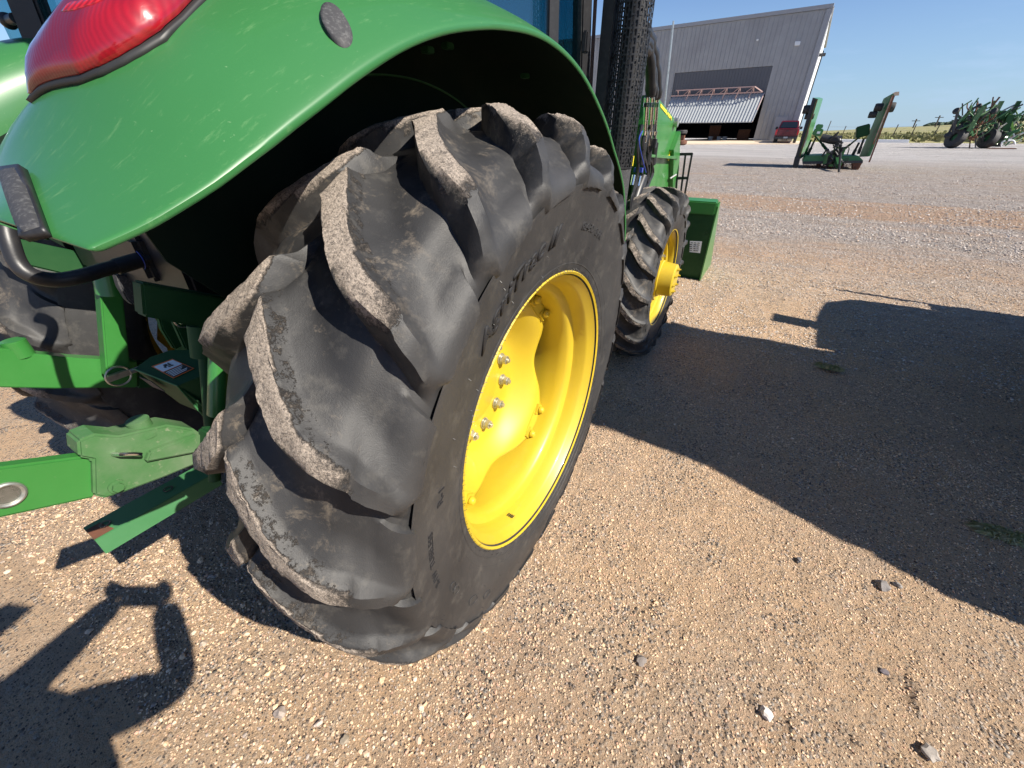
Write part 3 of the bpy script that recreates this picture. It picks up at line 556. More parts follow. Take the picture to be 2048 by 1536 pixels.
# ---------------------------------------------------------------- TRACTOR
tractor=empty('tractor',(-.92,0,0),'green farm tractor with yellow wheels and a front loader, seen from its right rear wheel','tractor')
T=tractor
def rim_mesh(mbx,R,W):
    prof=[(.002,R-.008),(.006,R-.002),(.002,R+.003),(-.006,R+.002),(-.006,R-.006),(-.003,R-.012),(-.012,R-.018),(-.022,R-.028),(-.030,R-.034),(-.060,R-.038),(-.070,R-.041),(-.078,R-.056),(-.088,R-.066),(-.12,R-.070),(-.22,R-.070),(-.27,R-.066),(-.285,R-.050),(-.30,R-.04),(-W+.03,R-.03),(-W+.008,R-.012),(-W,R)]
    mbx.lathe(prof,n=96)
def rear_wheel(loc):
    mb=MB(); rim_mesh(mb,.405,RW); mb.lathe([(-.30,.340),(-.30,.30)],n=8)
    o=mb.build('rear_wheel',M['yellow'],T,loc=loc,smooth=40,world=False); o.location=Vector(loc)-T.location
    # dished disc with four wavy lobes
    nr,nt_=26,192; V=[];F=[]
    for i in range(nr+1):
        t=i/nr
        for k in range(nt_):
            a=2*pi*k/nt_; lob=cos(4*(a-radians(46))); edge=.305+.032*lob
            r=.05+(edge-.05)*t
            # depth profile
            flat=-.242; 
            if r<.185: x=flat
            else:
                q=min(1,(r-.185)/.12); q=q*q*(3-2*q); x=flat+.088*q
            if r>.29: x+= (r-.29)*.25
            x+= -.012*math.exp(-((r-.118)/.012)**2)*0
            x-= .016*(1-lob)*.5*max(0,(r-.2)/.1)
            V.append((x,-r*cos(a),r*sin(a)))
    for i in range(nr):
        for k in range(nt_): F.append((i*nt_+k,i*nt_+(k+1)%nt_,(i+1)*nt_+(k+1)%nt_,(i+1)*nt_+k))
    me=bpy.data.meshes.new('wheel_disc'); me.from_pydata(V,[],F); me.update(); 
    n0=len(V); me.materials.append(M['yellow']); me.shade_smooth()
    d=link('wheel_disc',me,o); md=d.modifiers.new('s','SOLIDIFY'); md.thickness=.012; md.offset=-1 
    mb=MB(); mb.lathe([(-.30,.11),(-.238,.11),(-.236,.105),(-.236,.0)],n=40); h=mb.build('hub_plate',M['yellow'],o,world=False)
    bolt=MB(); bolt.cyl((0,0,0),(.006,0,0),.020,20).cyl((.006,0,0),(.012,0,0),.0165,20); bolt.tube([(.01,0,0),(.028,0,0)],.0155,6); bolt.cyl((.028,0,0),(.036,0,0),.008,10)
    b0=bolt.build('wheel_bolt',M['steel'],o,world=False,bevel=.0012); 
    for k in range(11):
        a=radians(161+32.7*k); b=b0 if k==0 else b0.copy()
        if k: COL.objects.link(b)
        b.parent=o; b.location=(-.242,-.150*cos(a),.150*sin(a)); b.rotation_euler=(k*.37,0,0)
    # carriage bolts and lugs joining disc to rim
    c=MB(); c.tube([(-.004,0,0),(.004,0,0),(.010,0,0),(.013,0,0)],[.014,.014,.010,.002],14); c.box((-.02,-.02,-.02),(-.006,.02,.03))
    c0=c.build('rim_clamp_bolt',M['yellow'],o,world=False,bevel=.001); n=0
    for q in range(4):
        for dd in (-8.5,8.5):
            a=radians(46+90*q+dd); b=c0 if n==0 else c0.copy()
            if n: COL.objects.link(b)
            n+=1; b.parent=o; b.location=(-.138,-.325*cos(a),.325*sin(a)); b.rotation_euler=(-a+pi/2,0,0)
    # disc backing loops welded in the rim
    for q in range(4):
        a=radians(46+90*q); lp=MB(); pts=[]
        for dd in (-14,-8,8,14):
            b=a+radians(dd); pts.append((-.152,-.345*cos(b),.345*sin(b)))
        for dd in (9,-9):
            b=a+radians(dd); pts.append((-.152,-.30*cos(b),.30*sin(b)))
        lp.prism(pts,(-.012,0,0)); lp.build('rim_loop',M['yellow'],o,world=False)
    # small black stickers
    st=MB(); st.box((-.0685,-.004,-.36),(-.0675,.03,-.3595)); 
    ty=link('tyre',rear_me,o)
    return o
wr=rear_wheel((0,0,RH))
# valve and decals on the rim
mb=MB(); a=radians(-72)
for dx in (0,.006,.012,.018): 
    for k in range(4): mb.tube([(-.055+dx,-(.3665)*cos(a+k*.012),(.3665)*sin(a+k*.012)),(-.055+dx,-(.3665)*cos(a+k*.012+.008),(.3665)*sin(a+k*.012+.008))],.0018,5)
mb.build('rim_stamp',M['inkblack'],wr,world=False)
# ---- lettering moulded on the sidewall
ss,xs,rs,nxp,nrp,cx0,amp=rear_prof
def sidex(r):
    m=ss>1.6; rr=rs[m][::-1]; xx=xs[m][::-1]; return cx0+float(np.interp(r,rr,xx))
def SX(r,a): y=-r*cos(a); z=r*sin(a); return sidex(r)+float(tilt_np(np.array(y),np.array(z)))
def lettering(text,r0,size,a0,a1=None,bold=.0,shear=0,depth=.0018,mname='letter',parent=None,spacing=1.0,name='sidewall_lettering',frame=False):
    cu=bpy.data.curves.new('t','FONT'); cu.body=text; cu.size=1; cu.shear=shear; cu.offset=bold; cu.resolution_u=3; cu.space_character=spacing
    ob=bpy.data.objects.new('t',cu); COL.objects.link(ob); dg=bpy.context.evaluated_depsgraph_get(); dg.update(); me=bpy.data.meshes.new_from_object(ob.evaluated_get(dg)); 
    bpy.data.objects.remove(ob); bpy.data.curves.remove(cu)
    bm=bmesh.new(); bm.from_mesh(me); bmesh.ops.triangulate(bm,faces=bm.faces)
    bmesh.ops.subdivide_edges(bm,edges=[e for e in bm.edges if e.calc_length()>.25],cuts=1)
    w=max(v.co.x for v in bm.verts)
    ext=bmesh.ops.extrude_face_region(bm,geom=bm.faces[:]); ev={v for v in ext['geom'] if isinstance(v,bmesh.types.BMVert)}
    span=None if a1 is None else radians(a1-a0)
    for v in bm.verts:
        yy=v.co.y*size; r=r0+yy; a=radians(a0)+ (v.co.x/w*span if span else v.co.x*size/r0)
        x=SX(r,a)+(depth if v in ev else -.003); v.co=(x,-r*cos(a),r*sin(a))
    bmesh.ops.recalc_face_normals(bm,faces=bm.faces); bm.to_mesh(me); bm.free(); me.materials.clear(); me.materials.append(M[mname]); me.name=name
    return link(name,me,parent)
lettering('AgriTrac II',.492,.060,46,85.5,depth=.0032,bold=.034,shear=.28,parent=wr,spacing=1.12)
lettering('AgriTrac II',.492,.060,226,265.5,bold=.028,shear=.28,parent=wr,spacing=1.12)
lettering('R-1',.50,.030,12,None,bold=0,parent=wr,depth=.0012)
lettering('R-1W   TUBELESS',.535,.022,-10,None,bold=0,parent=wr,depth=.0012)
lettering('18.4-30   8 PR',.505,.028,100,None,bold=.01,parent=wr,depth=.0014)
# moulded ovals near the lower lettering, bead hairs
mb=MB()
for (a,r,ra,rb) in ((-22,.515,.016,.010),(-19,.515,.016,.010),(-38,.53,.024,.013),(-48,.53,.02,.012)):
    pts=[]
    for k in range(20):
        t=2*pi*k/20; rr=r+rb*sin(t); aa=radians(a)+ra*cos(t)/r; pts.append((SX(rr,aa)+.0008,-rr*cos(aa),rr*sin(aa)))
    mb.tube(pts,.0010,5,close=True)
mb.build('sidewall_marks',M['rubber_plain'],wr,world=False)
mb=MB()
for k in range(210):
    a=2*pi*k/210+random.uniform(-.006,.006); r=.4065+random.choice((0,.008,.018))*random.random(); x=SX(r,a); l=random.uniform(.003,.007)
    mb.tube([(x-.001,-r*cos(a),r*sin(a)),(x+l*.6,-(r-l)*cos(a+.006),(r-l)*sin(a+.006))],.0006,4)
for k in range(50):
    a=2*pi*random.random(); r=random.uniform(.43,.62); x=SX(r,a); l=random.uniform(.003,.006)
    mb.tube([(x-.001,-r*cos(a),r*sin(a)),(x+l*.7,-(r-l*.6)*cos(a),(r-l*.6)*sin(a)-l*.4)],.0005,4)
tag(mb.build('mould_hairs',M['black'],wr,world=False),kind='stuff')
# bead line ring
mb=MB(); mb.torus((sidex(.425)-.001,0,0),.425,.0022,n=120,m=6); mb.torus((sidex(.447)-.0014,0,0),.447,.0018,n=120,m=6); mb.build('bead_rings',M['rubber'],wr,world=False)
# left rear wheel is the mirror image on the other side
def copy_wheel(src,loc,mirror=True,skip=('sidewall_lettering','sidewall_marks','mould_hairs','rim_stamp')):
    c=src.copy(); COL.objects.link(c); c.parent=T; c.location=Vector(loc)-T.location; c.scale=(-1 if mirror else 1,1,1)
    for ch in [k for k in COL.objects if k.parent==src]:
        if ch.name.split('.')[0] in skip: continue
        d=ch.copy(); COL.objects.link(d); d.parent=c
        for g_ in [k for k in COL.objects if k.parent==ch]:
            e=g_.copy(); COL.objects.link(e); e.parent=d
    return c
wl=copy_wheel(wr,(-1.84,0,RH))
# front wheel
FH=.557; FW=.27
front_me,front_prof=make_tyre('tyre',.578,.322,FW,20,.032,phi_front,.022,FH-GZ0,rows=.7,wearf=.62,top_w=.2)
def front_wheel(loc):
    mb=MB(); R=.328
    mb.lathe([(.002,R-.006),(.005,R),(0,R+.002),(-.006,R-.006),(-.014,R-.014),(-.024,R-.022),(-.05,R-.026),(-.06,R-.045),(-.10,R-.05),(-.2,R-.05),(-.22,R-.02),(-FW,R)],n=64)
    # disc bulging outwards to the hub
    mb.lathe([(-.085,R-.048),(-.075,.25),(-.055,.19),(-.05,.17),(-.05,.10)],n=48)
    o=mb.build('front_wheel',M['yellow'],T,world=False); o.location=Vector(loc)-T.location
    h=MB(); h.lathe([(-.06,.125),(-.02,.125),(-.015,.118),(.035,.112),(.070,.108),(.077,.10),(.079,.085),(.079,.0)],n=40); h.build('hub',M['yellow'],o,world=False)
    b=MB(); b.tube([(0,0,0),(.008,0,0)],.010,6); b.tube([(0,0,0),(.018,0,0)],.005,6); b0=b.build('hub_bolt',M['yellow'],o,world=False)
    for k in range(8):
        q=b0 if k==0 else b0.copy()
        if k: COL.objects.link(q)
        q.parent=o; a=2*pi*k/8+.2; q.location=(.077,.08*cos(a),.08*sin(a))
    b=MB(); b.cyl((0,0,0),(.006,0,0),.016,12); b.tube([(0,0,0),(.018,0,0)],.013,6); b.cyl((0,0,0),(.028,0,0),.006,8); b0=b.build('wheel_bolt',M['steel'],o,world=False)
    for k in range(8):
        q=b0 if k==0 else b0.copy()
        if k: COL.objects.link(q)
        q.parent=o; a=2*pi*k/8+.35; q.location=(-.053,.150*cos(a),.150*sin(a))
    link('tyre',front_me,o); return o
fr=front_wheel((-.11,2.082,FH)); fl=copy_wheel(fr,(-1.73,2.082,FH))
# ================================================================ FENDERS
LIP=[(34,1.0),(38.6,.975),(41.1,.945),(45.3,.912),(51,.888),(56.9,.873),(63.2,.868),(71,.866),(80.5,.864),(88,.868),(99,.882),(110.5,.895),(122,.905),(135.8,.93),(147.8,.98),(158.4,1.0),(170,1.0)]
def lipr(a): return float(np.interp(a,[p[0] for p in LIP],[p[1] for p in LIP]))
def amp_f(a): return float(np.interp(a,[36,40,45,50,55,62,72,85,100,118,140,170],[.03,.05,.072,.10,.118,.120,.108,.095,.075,.055,.040,.03]))
XE=-.10; FWD0=.385
def FWD_(a): return FWD0+.10*min(1,max(0,(52-a)/10))
def shp(t): return float(np.interp(t,[0,.02,.06,.14,.28,.45,.62,.80,.92,1.0],[0,.07,.18,.38,.66,.88,1.0,.92,.68,.30]))
def rskin(x,a):
    t=min(1,max(0,(XE-x)/FWD_(a))); return lipr(a)+amp_f(a)*shp(t)-.13*max(0,(t-.3)/.7)**1.3*min(1,max(0,(44-a)/5.5))
AS=[38.9,39.4,40.2,41.5,43]+list(np.arange(46,172,2.5)); TS=[0,.01,.02,.04,.06,.10,.14,.20,.28,.36,.45,.54,.62,.70,.80,.86,.92,.96,1.0]
def fend(al,x,r): a=radians(al); return (x,-r*cos(a),RH+r*sin(a))
def make_fender():
    V=[];F=[];n=len(TS)+3
    for al in AS:
        st=lambda t: max(al,38.9+0)
        row=[fend(st(0),XE-.002,lipr(st(0))-.010)]+[fend(st(t),XE-FWD_(al)*t,rskin(XE-FWD_(al)*t,st(t))) for t in TS]
        row.append(fend(al,XE-FWD_(al)-.006,lipr(al)-.02)); row.append(fend(al,XE-FWD_(al)-.008,max(.42,lipr(al)-.06)))
        V+=row
    for i in range(len(AS)-1):
        for j in range(n-1): F.append((i*n+j,(i+1)*n+j,(i+1)*n+j+1,i*n+j+1))
    me=bpy.data.meshes.new('fender'); me.from_pydata(V,[],F); me.update(); me.materials.append(M['fender']); me.shade_smooth(); me.set_sharp_from_angle(angle=radians(60))
    me.transform(Matrix.Translation(-T.location)); o=link('fender',me,T); me.materials.append(M['arch_shade']); md=o.modifiers.new('s','SOLIDIFY'); md.thickness=.005; md.offset=-1; md.material_offset=1; md.material_offset_rim=0
    sub=o.modifiers.new('sub','SUBSURF'); sub.levels=1; sub.render_levels=1
    # side plate between wheel and cab
    mb=MB(); top=[fend(a,XE-FWD0-.008,lipr(a)-.03) for a in np.arange(47,172,4)]; bot=[(XE-FWD0-.008,1.0,.55),(XE-FWD0-.008,.30,.50),(XE-FWD0-.008,-.30,.75),(XE-FWD0-.008,-.46,1.10),(XE-FWD0-.008,-.565,1.235)]
    mb.prism(top+bot,(-.006,0,0)); mb.build('side_plate',M['arch_shade'],o,loc=T.location)
    return o
fd=make_fender()
def SK(a,b,off=0.0):
    d=_ray((a,b)); d=d/np.linalg.norm(d); f0=None
    for t in np.arange(.25,2.2,.006):
        P=CAM+t*d; al=math.degrees(atan2(P[2]-RH,-P[1])); x=P[0]
        if x>XE+.001 or x<XE-FWD_(al)-.05: f0=None; continue
        f=hypot(P[1],P[2]-RH)-rskin(x,al)
        if f0 is not None and f0>0>=f: 
            t2=t-.006*(-f)/(f0-f); P=CAM+t2*d; break
        f0=f
    else: return None
    al=atan2(P[2]-RH,-P[1]); return (P[0],P[1]-off*cos(al),P[2]+off*sin(al))
def poly_at(pts,u):
    L_=[0]; 
    for i in range(1,len(pts)): L_.append(L_[-1]+hypot(pts[i][0]-pts[i-1][0],pts[i][1]-pts[i-1][1]))
    s=u*L_[-1]; return (np.interp(s,L_,[p[0] for p in pts]),np.interp(s,L_,[p[1] for p in pts]))
def patch(name,top,bot,nu,nv,dome,material,parent,edge=.002,pw=4,label=None):
    """domed cover lying on the fender skin, ruled between two outlines"""
    G={};V=[];F=[]
    for j in range(nv+1):
        for i in range(nu+1):
            p=poly_at(top,i/nu);q=poly_at(bot,i/nu);v=j/nv; a=p[0]*(1-v)+q[0]*v;b=p[1]*(1-v)+q[1]*v
            e=max(abs(2*i/nu-1),abs(2*v-1)); off=edge+dome*(1-e**pw)
            P=SK(a,b,off)
            if P: G[i,j]=len(V);V.append(P)
    for j in range(nv):
        for i in range(nu):
            k=[(i,j),(i+1,j),(i+1,j+1),(i,j+1)]
            if all(c in G for c in k): F.append(tuple(G[c] for c in k))
    me=bpy.data.meshes.new(name); me.from_pydata(V,[],F); me.update(); me.materials.append(material); me.shade_smooth(); me.transform(Matrix.Translation(-T.location)); o=link(name,me,parent)
    md=o.modifiers.new('s','SOLIDIFY'); md.thickness=.008; md.offset=-1
    if label:o['label']=label
    return o
LB=[(-.385,47.9),(-.365,48.3),(-.341,48.9),(-.32,49.3),(-.297,49.7),(-.277,50.6),(-.262,51.8),(-.252,53.1),(-.245,54.8)]
def lamp_grid(name,u0,u1,v0,v1,grow,nu,nv,dome,edge,pw,material,parent,th=.008):
    V=[];F=[]
    for j in range(nv+1):
        for i in range(nu+1):
            u=u0+(u1-u0)*i/nu; v=v0+(v1-v0)*j/nv; bx,ba=poly_at([(p[0]*60,p[1]) for p in LB],min(1,max(0,u))); bx/=60
            tx=-.485+.175*u; ta=71.
            x=bx*(1-v)+tx*v+grow*(2*u-1); al=ba*(1-v)+ta*v-grow*60*(1-v)
            e=max(abs(2*i/nu-1),abs(2*j/nv-1)); off=edge+dome*(1-e**pw)
            V.append(fend(al,x,rskin(x,al)+off))
    for j in range(nv):
        for i in range(nu): F.append((j*(nu+1)+i,j*(nu+1)+i+1,(j+1)*(nu+1)+i+1,(j+1)*(nu+1)+i))
    me=bpy.data.meshes.new(name); me.from_pydata(V,[],F); me.update(); me.materials.append(material); me.shade_smooth(); me.transform(Matrix.Translation(-T.location)); o=link(name,me,parent); md=o.modifiers.new('s','SOLIDIFY'); md.thickness=th; md.offset=-1; return o
lamp=lamp_grid('tail_lamp',0,1,0,1,0,40,30,.026,.006,7,M['lens'],fd)
lamp_grid('lamp_base',0,1,0,1,.006,30,20,0,.004,4,M['inkblack'],fd)
lamp_grid('reflector_ribs',.40,.80,.15,.60,0,26,18,.001,.0305,3,M['ribs'],lamp,th=.002)
patch('rubber_strip',[(24,354),(50,352)],[(74,478),(96,472)],6,16,.003,M['pad'],fd,edge=.002,pw=3)
patch('strip_frame',[(14,346),(60,342)],[(64,486),(110,476)],6,16,.0,M['black'],fd,edge=.0015)
def ell(name,cx_,cy_,ra,rb,ang,off,material,parent,n=28):
    ca,sa=cos(ang),sin(ang); V=[SK(cx_,cy_,off+.002)];
    for ring in (.35,.7,.92,1.0):
        for k in range(n):
            t=2*pi*k/n; u=ra*ring*cos(t);v=rb*ring*sin(t); V.append(SK(cx_+u*ca-v*sa,cy_+u*sa+v*ca,off if ring<.95 else 0.0) )
    if any(v is None for v in V): return None
    F=[(0,1+k,1+(k+1)%n) for k in range(n)]+[(1+r*n+k,1+(r+1)*n+k,1+(r+1)*n+(k+1)%n,1+r*n+(k+1)%n) for r in range(3) for k in range(n)]
    me=bpy.data.meshes.new(name); me.from_pydata(V,[],F); me.update(); me.materials.append(material); me.shade_smooth(); me.transform(Matrix.Translation(-T.location)); return link(name,me,parent)
ell('rubber_stop',675,55,24,45,radians(-30),.007,M['pad'],fd)
mb=MB(); p=PX(530,272,-.12); mb.cyl((p[0]-.004,p[1],p[2]),(p[0]+.004,p[1],p[2]),.008,16); mb.torus((p[0]+.004,p[1],p[2]),.006,.0012)
mb.build('fender_screw',M['green_dark'],fd)
for (a,b) in ((855,100),(895,92),(1050,152),(1092,102)):
    p=PX(a,b,-.30); mb=MB(); mb.box((p[0]-.01,p[1]-.012,p[2]-.006),(p[0]+.01,p[1]+.012,p[2]+.006)); mb.build('fender_clip',M['green_dark'],fd,bevel=.002)
# left fender = mirror image
lf=fd.copy(); COL.objects.link(lf); lf.parent=T; lf.scale=(-1,1,1)
for ch in [k for k in COL.objects if k.parent==fd and k.name.split('.')[0] not in ('fender_clip','tail_lamp','lamp_base')]:
    c=ch.copy(); COL.objects.link(c); c.parent=lf
# ================================================================ CHASSIS, HITCH
def B(name,mbx,m,par=T,**k): return mbx.build(name,M[m] if isinstance(m,str) else m,par,loc=k.pop('loc',tuple(T.location)),**k)
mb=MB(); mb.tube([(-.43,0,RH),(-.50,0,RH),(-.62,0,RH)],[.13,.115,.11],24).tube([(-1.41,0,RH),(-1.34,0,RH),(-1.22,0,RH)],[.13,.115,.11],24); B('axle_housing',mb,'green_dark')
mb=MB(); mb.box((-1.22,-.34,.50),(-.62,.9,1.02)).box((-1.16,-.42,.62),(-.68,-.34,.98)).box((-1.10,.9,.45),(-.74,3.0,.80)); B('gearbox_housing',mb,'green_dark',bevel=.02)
mb=MB(); mb.cyl((-.52,-.30,1.03),(-1.32,-.30,1.03),.05,20); 
for x in (-.56,-1.28): mb.prism([(x-.02,-.26,1.07),(x-.02,-.36,1.07),(x-.02,-.60,1.20),(x-.02,-.62,1.14),(x-.02,-.36,.97),(x-.02,-.26,.98)],(.04,0,0))
B('lift_arms',mb,'green_dark',bevel=.004)
mb=MB(); mb.box((-1.5,1.90,.50),(-.36,2.02,.64)).tube([(-.45,2.08,FH),(-.28,2.08,FH)],.09,20).tube([(-1.56,2.08,FH),(-1.39,2.08,FH)],.09,20).cyl((-.47,2.08,.45),(-.47,2.08,.68),.07,16); B('front_axle',mb,'green_dark',bevel=.01)
# right lower link: dusty cast block, clean arm, pins
X1=-.495
def Q(a,b,x=X1): return Vector(PX(a,b,x))
blk=MB(); out=[(402,868),(388,858),(335,850),(300,858),(240,872),(190,868),(155,882),(158,915),(186,920),(188,992),(212,997),(250,985),(330,955),(402,925)]
blk.prism([Q(a,b) for a,b in out],(-.055,0,0)); link_r=B('lower_link',blk,'green_dusty',bevel=.004)
mb=MB(); mb.prism([Q(a,b,X1+.012) for a,b in [(395,868),(300,905),(292,925),(395,905)]],(-.014,0,0)); B('link_rib',mb,'green_dusty',link_r,bevel=.003)
mb=MB(); arm=[Q(192,910,X1-.012),Q(192,995,X1-.012),Q(0,1037,X1-.012),Q(-200,1090,X1-.012),Q(-200,965,X1-.012),Q(0,935,X1-.012)]
mb.prism(arm,(-.026,0,0)); arm_o=B('telescoping_arm',mb,M['green'],link_r,bevel=.004)
c=Q(14,990,X1-.010); mb=MB(); mb.torus((c[0]+.0,c[1],c[2]),.0185,.0035); mb.cyl((c[0]-.04,c[1],c[2]),(c[0]-.002,c[1],c[2]),.0165,20); B('ball_socket',mb,'steel',arm_o)
c=Q(287,862,X1-.028); mb=MB(); mb.cyl((c[0],c[1],c[2]-.01),(c[0],c[1],c[2]+.028),.0185,24).cyl((c[0],c[1],c[2]-.006),(c[0],c[1],c[2]+.004),.030,24); B('link_pin',mb,'green_dusty',link_r,bevel=.0015)
c=Q(196,872,X1-.028); mb=MB(); mb.cyl((c[0],c[1],c[2]-.008),(c[0],c[1],c[2]+.008),.011,14); B('rivet',mb,'green_dusty',link_r,bevel=.0015)
c=Q(233,972,X1); mb=MB(); mb.cyl((c[0],c[1],c[2]),(c[0]+.004,c[1],c[2]),.013,14).tube([(c[0]+.004,c[1],c[2]),(c[0]+.010,c[1],c[2])],.009,6); B('link_bolt',mb,'green_dusty',link_r)
c=Q(226,908,X1); mb=MB(); mb.tube([(c[0],c[1],c[2]),(c[0]+.012,c[1]+.006,c[2]),(c[0]+.018,c[1]+.022,c[2]-.008),(c[0]+.016,c[1]+.030,c[2]-.016)],.0042,8); B('spring_pin',mb,'chrome',link_r)
mb=MB(); p0=Q(400,895,X1-.03); mb.beam(p0,(-.56,-.15,.58),.04,.085); B('link_front',mb,'green_dark',link_r,bevel=.006)
# left lower link with yoke
XL=-1.25
mb=MB(); mb.prism([Q(a,b,XL) for a,b in [(275,722),(275,775),(110,777),(0,775),(-220,790),(-220,672),(0,697),(60,703),(62,707),(150,716)]],(-.05,0,0)); ll=B('lower_link',mb,'green',bevel=.005)
c=Q(38,700,XL-.022); mb=MB(); mb.cyl((c[0],c[1],c[2]-.02),(c[0],c[1],c[2]+.03),.026,20); B('link_pin',mb,'green',ll,bevel=.002)
mb=MB(); mb.beam(Q(270,748,XL-.025),(-1.28,-.15,.58),.045,.09); B('link_front',mb,'green_dark',ll,bevel=.006)
# left lift link
mb=MB(); a=Q(207,470,-1.2);b=Q(222,600,-1.2); mb.tube([a,Q(214,530,-1.2)],.018,18); mb.tube([Q(214,545,-1.2),Q(224,590,-1.2)],[.033,.036],20); mb.prism([Q(p,q,-1.19) for p,q in [(200,580),(245,575),(262,745),(214,755)]],(-.045,0,0)); lk=B('lift_link',mb,'green',bevel=.004)
mb=MB(); c=Q(237,752,-1.175); mb.torus((c[0],c[1],c[2]),.030,.003); mb.box((c[0]-.01,c[1]-.028,c[2]-.008),(c[0]+.004,c[1]+.028,c[2]+.010)).cyl((c[0],c[1]+.03,c[2]),(c[0],c[1]+.055,c[2]),.008,10); B('linch_pin',mb,'steel',lk)
# drawbar / swinging support angle
XD=-.92
mb=MB(); mb.prism([Q(a,b,XD) for a,b in [(165,1055),(410,925),(410,950),(178,1075)]],(.0,0,0.006)); mb=MB()
p=[Q(165,1055,XD),Q(405,925,XD)]; d=(p[1]-p[0]); n1=Vector((-.0,0,-1))
mb.prism([p[0],p[1],p[1]+Vector((.075,0,-.004)),p[0]+Vector((.075,0,-.004))],(0,0,-.008)).prism([p[0]+Vector((.075,0,-.004)),p[1]+Vector((.075,0,-.004)),p[1]+Vector((.079,0,-.055)),p[0]+Vector((.079,0,-.055))],(-.008,0,0))
sw=B('sway_bracket',mb,'green_old',bevel=.0015)
mb=MB(); 
for t in (.12,.62): q=p[0]+d*t+Vector((.036,0,.0005)); mb.lathe([(0,.0125),(0.0006,.0125),(.0006,.008)],axis='z',n=20,c=q)
B('bolt_hole',mb,'inkblack',sw)
mb=MB(); mb.prism([p[0]+Vector((.02,0,.0008)),p[0]+d*.10+Vector((.02,0,.0008)),p[0]+d*.14+Vector((.07,0,-.0025)),p[0]+Vector((.07,0,-.0025))],(0,0,.0006)); B('rust_patch',mb,'rust',sw,smooth=0)
# PTO shield with decals
PN=Vector((.10,-.30,.95)).normalized(); PO=Vector(PX(345,738,-.83))
def PL(a,b,off=0,n=PN,o=PO):
    d=Vector(_ray((a,b))); c=Vector(CAM); t=((o+n*off)-c).dot(n)/d.dot(n); return c+d*t
def plate(pts,n,th,m_,name,par=T,**k):
    mb=MB(); mb.prism(pts,Vector(n)*th); return B(name,mb,m_,par,**k)
A=PL(268,738);Bp=PL(355,772);Cp=PL(432,740);D=PL(340,700)
top=plate([A,Bp,Cp,PL(432,697),D,PL(300,714)],-PN,.006,'green_dark','pto_shield',bevel=.001)
dn=Vector((0,.10,-1)).normalized()
plate([A,Bp,Bp+dn*.12+Vector((.05,.03,0)),A+dn*.12+Vector((.05,.03,0))],(0,.9,-.2),.006,'green_dark','shield_side',top,bevel=.001)
plate([Bp,Cp,Cp+dn*.20,Bp+dn*.20+Vector((.02,.02,0))],(0,.9,-.2),.006,'green_dark','shield_side',top,bevel=.001)
mb=MB(); mb.tube([A+PN*.001,Bp+PN*.001,Bp+dn*.20+Vector((.02,.017,0))],.0022,6); B('shield_edge',mb,'green_old',top)
def decal(u0,u1,v0,v1,m_,name,par,off,th=.0006):
    q=((303,733),(345,718),(389,737),(347,757)); P=[]
    for u,v in ((u0,v0),(u1,v0),(u1,v1),(u0,v1)):
        a=q[0][0]*(1-u)*(1-v)+q[3][0]*u*(1-v)+q[2][0]*u*v+q[1][0]*(1-u)*v; b=q[0][1]*(1-u)*(1-v)+q[3][1]*u*(1-v)+q[2][1]*u*v+q[1][1]*(1-u)*v; P.append(PL(a,b,off))
    mb=MB(); mb.prism(P,PN*th); return B(name,mb,m_,par,smooth=0)
wl_=decal(0,1,0,1,'orange','warning_label',top,.0015)
decal(.06,.48,.05,.95,'white','label_picture',wl_,.0025); decal(.52,.95,.05,.95,'inkblack','label_text',wl_,.0025)
for k in range(5): decal(.56+.075*k,.59+.075*k,.10,.86-.10*(k%3),'white','text_line',wl_,.0035,.0004)
for (v,u,dv,du) in ((.38,.14,.16,.12),(.52,.22,.14,.07),(.30,.24,.10,.09),(.44,.32,.24,.05),(.60,.12,.07,.08)): decal(u,u+du,v,v+dv,'inkblack','pictogram',wl_,.0035,.0004)
sq=MB(); a_=[A*(1-t)+Bp*t+dn*h+Vector((0,-.012,0))+Vector((.05,.03,0))*h/.12 for t,h in ((.12,.012),(.42,.012),(.42,.045),(.12,.045))]; sq.prism(a_,(0,.002,0)); B('small_plate',sq,'pad',top,smooth=0)
# frame plates, cylinder and pins around the link
mb=MB(); mb.prism([Q(a,b,-.99) for a,b in [(306,528),(336,540),(340,610),(352,650),(372,690),(350,700),(325,660),(308,600)]],(-.025,0,0)); B('drop_bracket',mb,'green_dark',bevel=.004)
mb=MB(); mb.prism([Q(a,b,-.86) for a,b in [(336,540),(385,560),(420,640),(400,700),(372,700),(345,640)]],(-.02,0,0)); br=B('drop_bracket',mb,'green_dark',bevel=.004)
c=Q(367,638,-.845); mb=MB(); mb.torus((c[0],c[1],c[2]),.022,.002); mb.box((c[0]-.006,c[1]-.012,c[2]-.010),(c[0]+.006,c[1]+.010,c[2]+.010)).cyl((c[0]-.02,c[1]+.008,c[2]),(c[0]+.012,c[1]+.008,c[2]),.008,12); B('linch_pin',mb,'steel',br)
mb=MB(); mb.tube([Q(400,575,-.68),Q(408,652,-.68)],.012,14); mb.tube([Q(400,650,-.68),Q(409,712,-.68)],[.026,.028],20); mb.tube([Q(410,712,-.68),Q(430,960,-.66)],.014,14); B('lift_cylinder',mb,'green_dark')
mb=MB(); mb.tube([Q(440,690,-.58),Q(436,830,-.58)],.022,16); mb.cyl(Q(425,722,-.58),Q(447,716,-.58),.012,10); B('stabilizer_rod',mb,'green',bevel=.002)
mb=MB(); mb.prism([Q(a,b,-.95) for a,b in [(232,548),(262,552),(284,600),(268,612),(255,600),(240,575)]],(-.03,0,0)); B('hitch_hook',mb,'pad',bevel=.004)
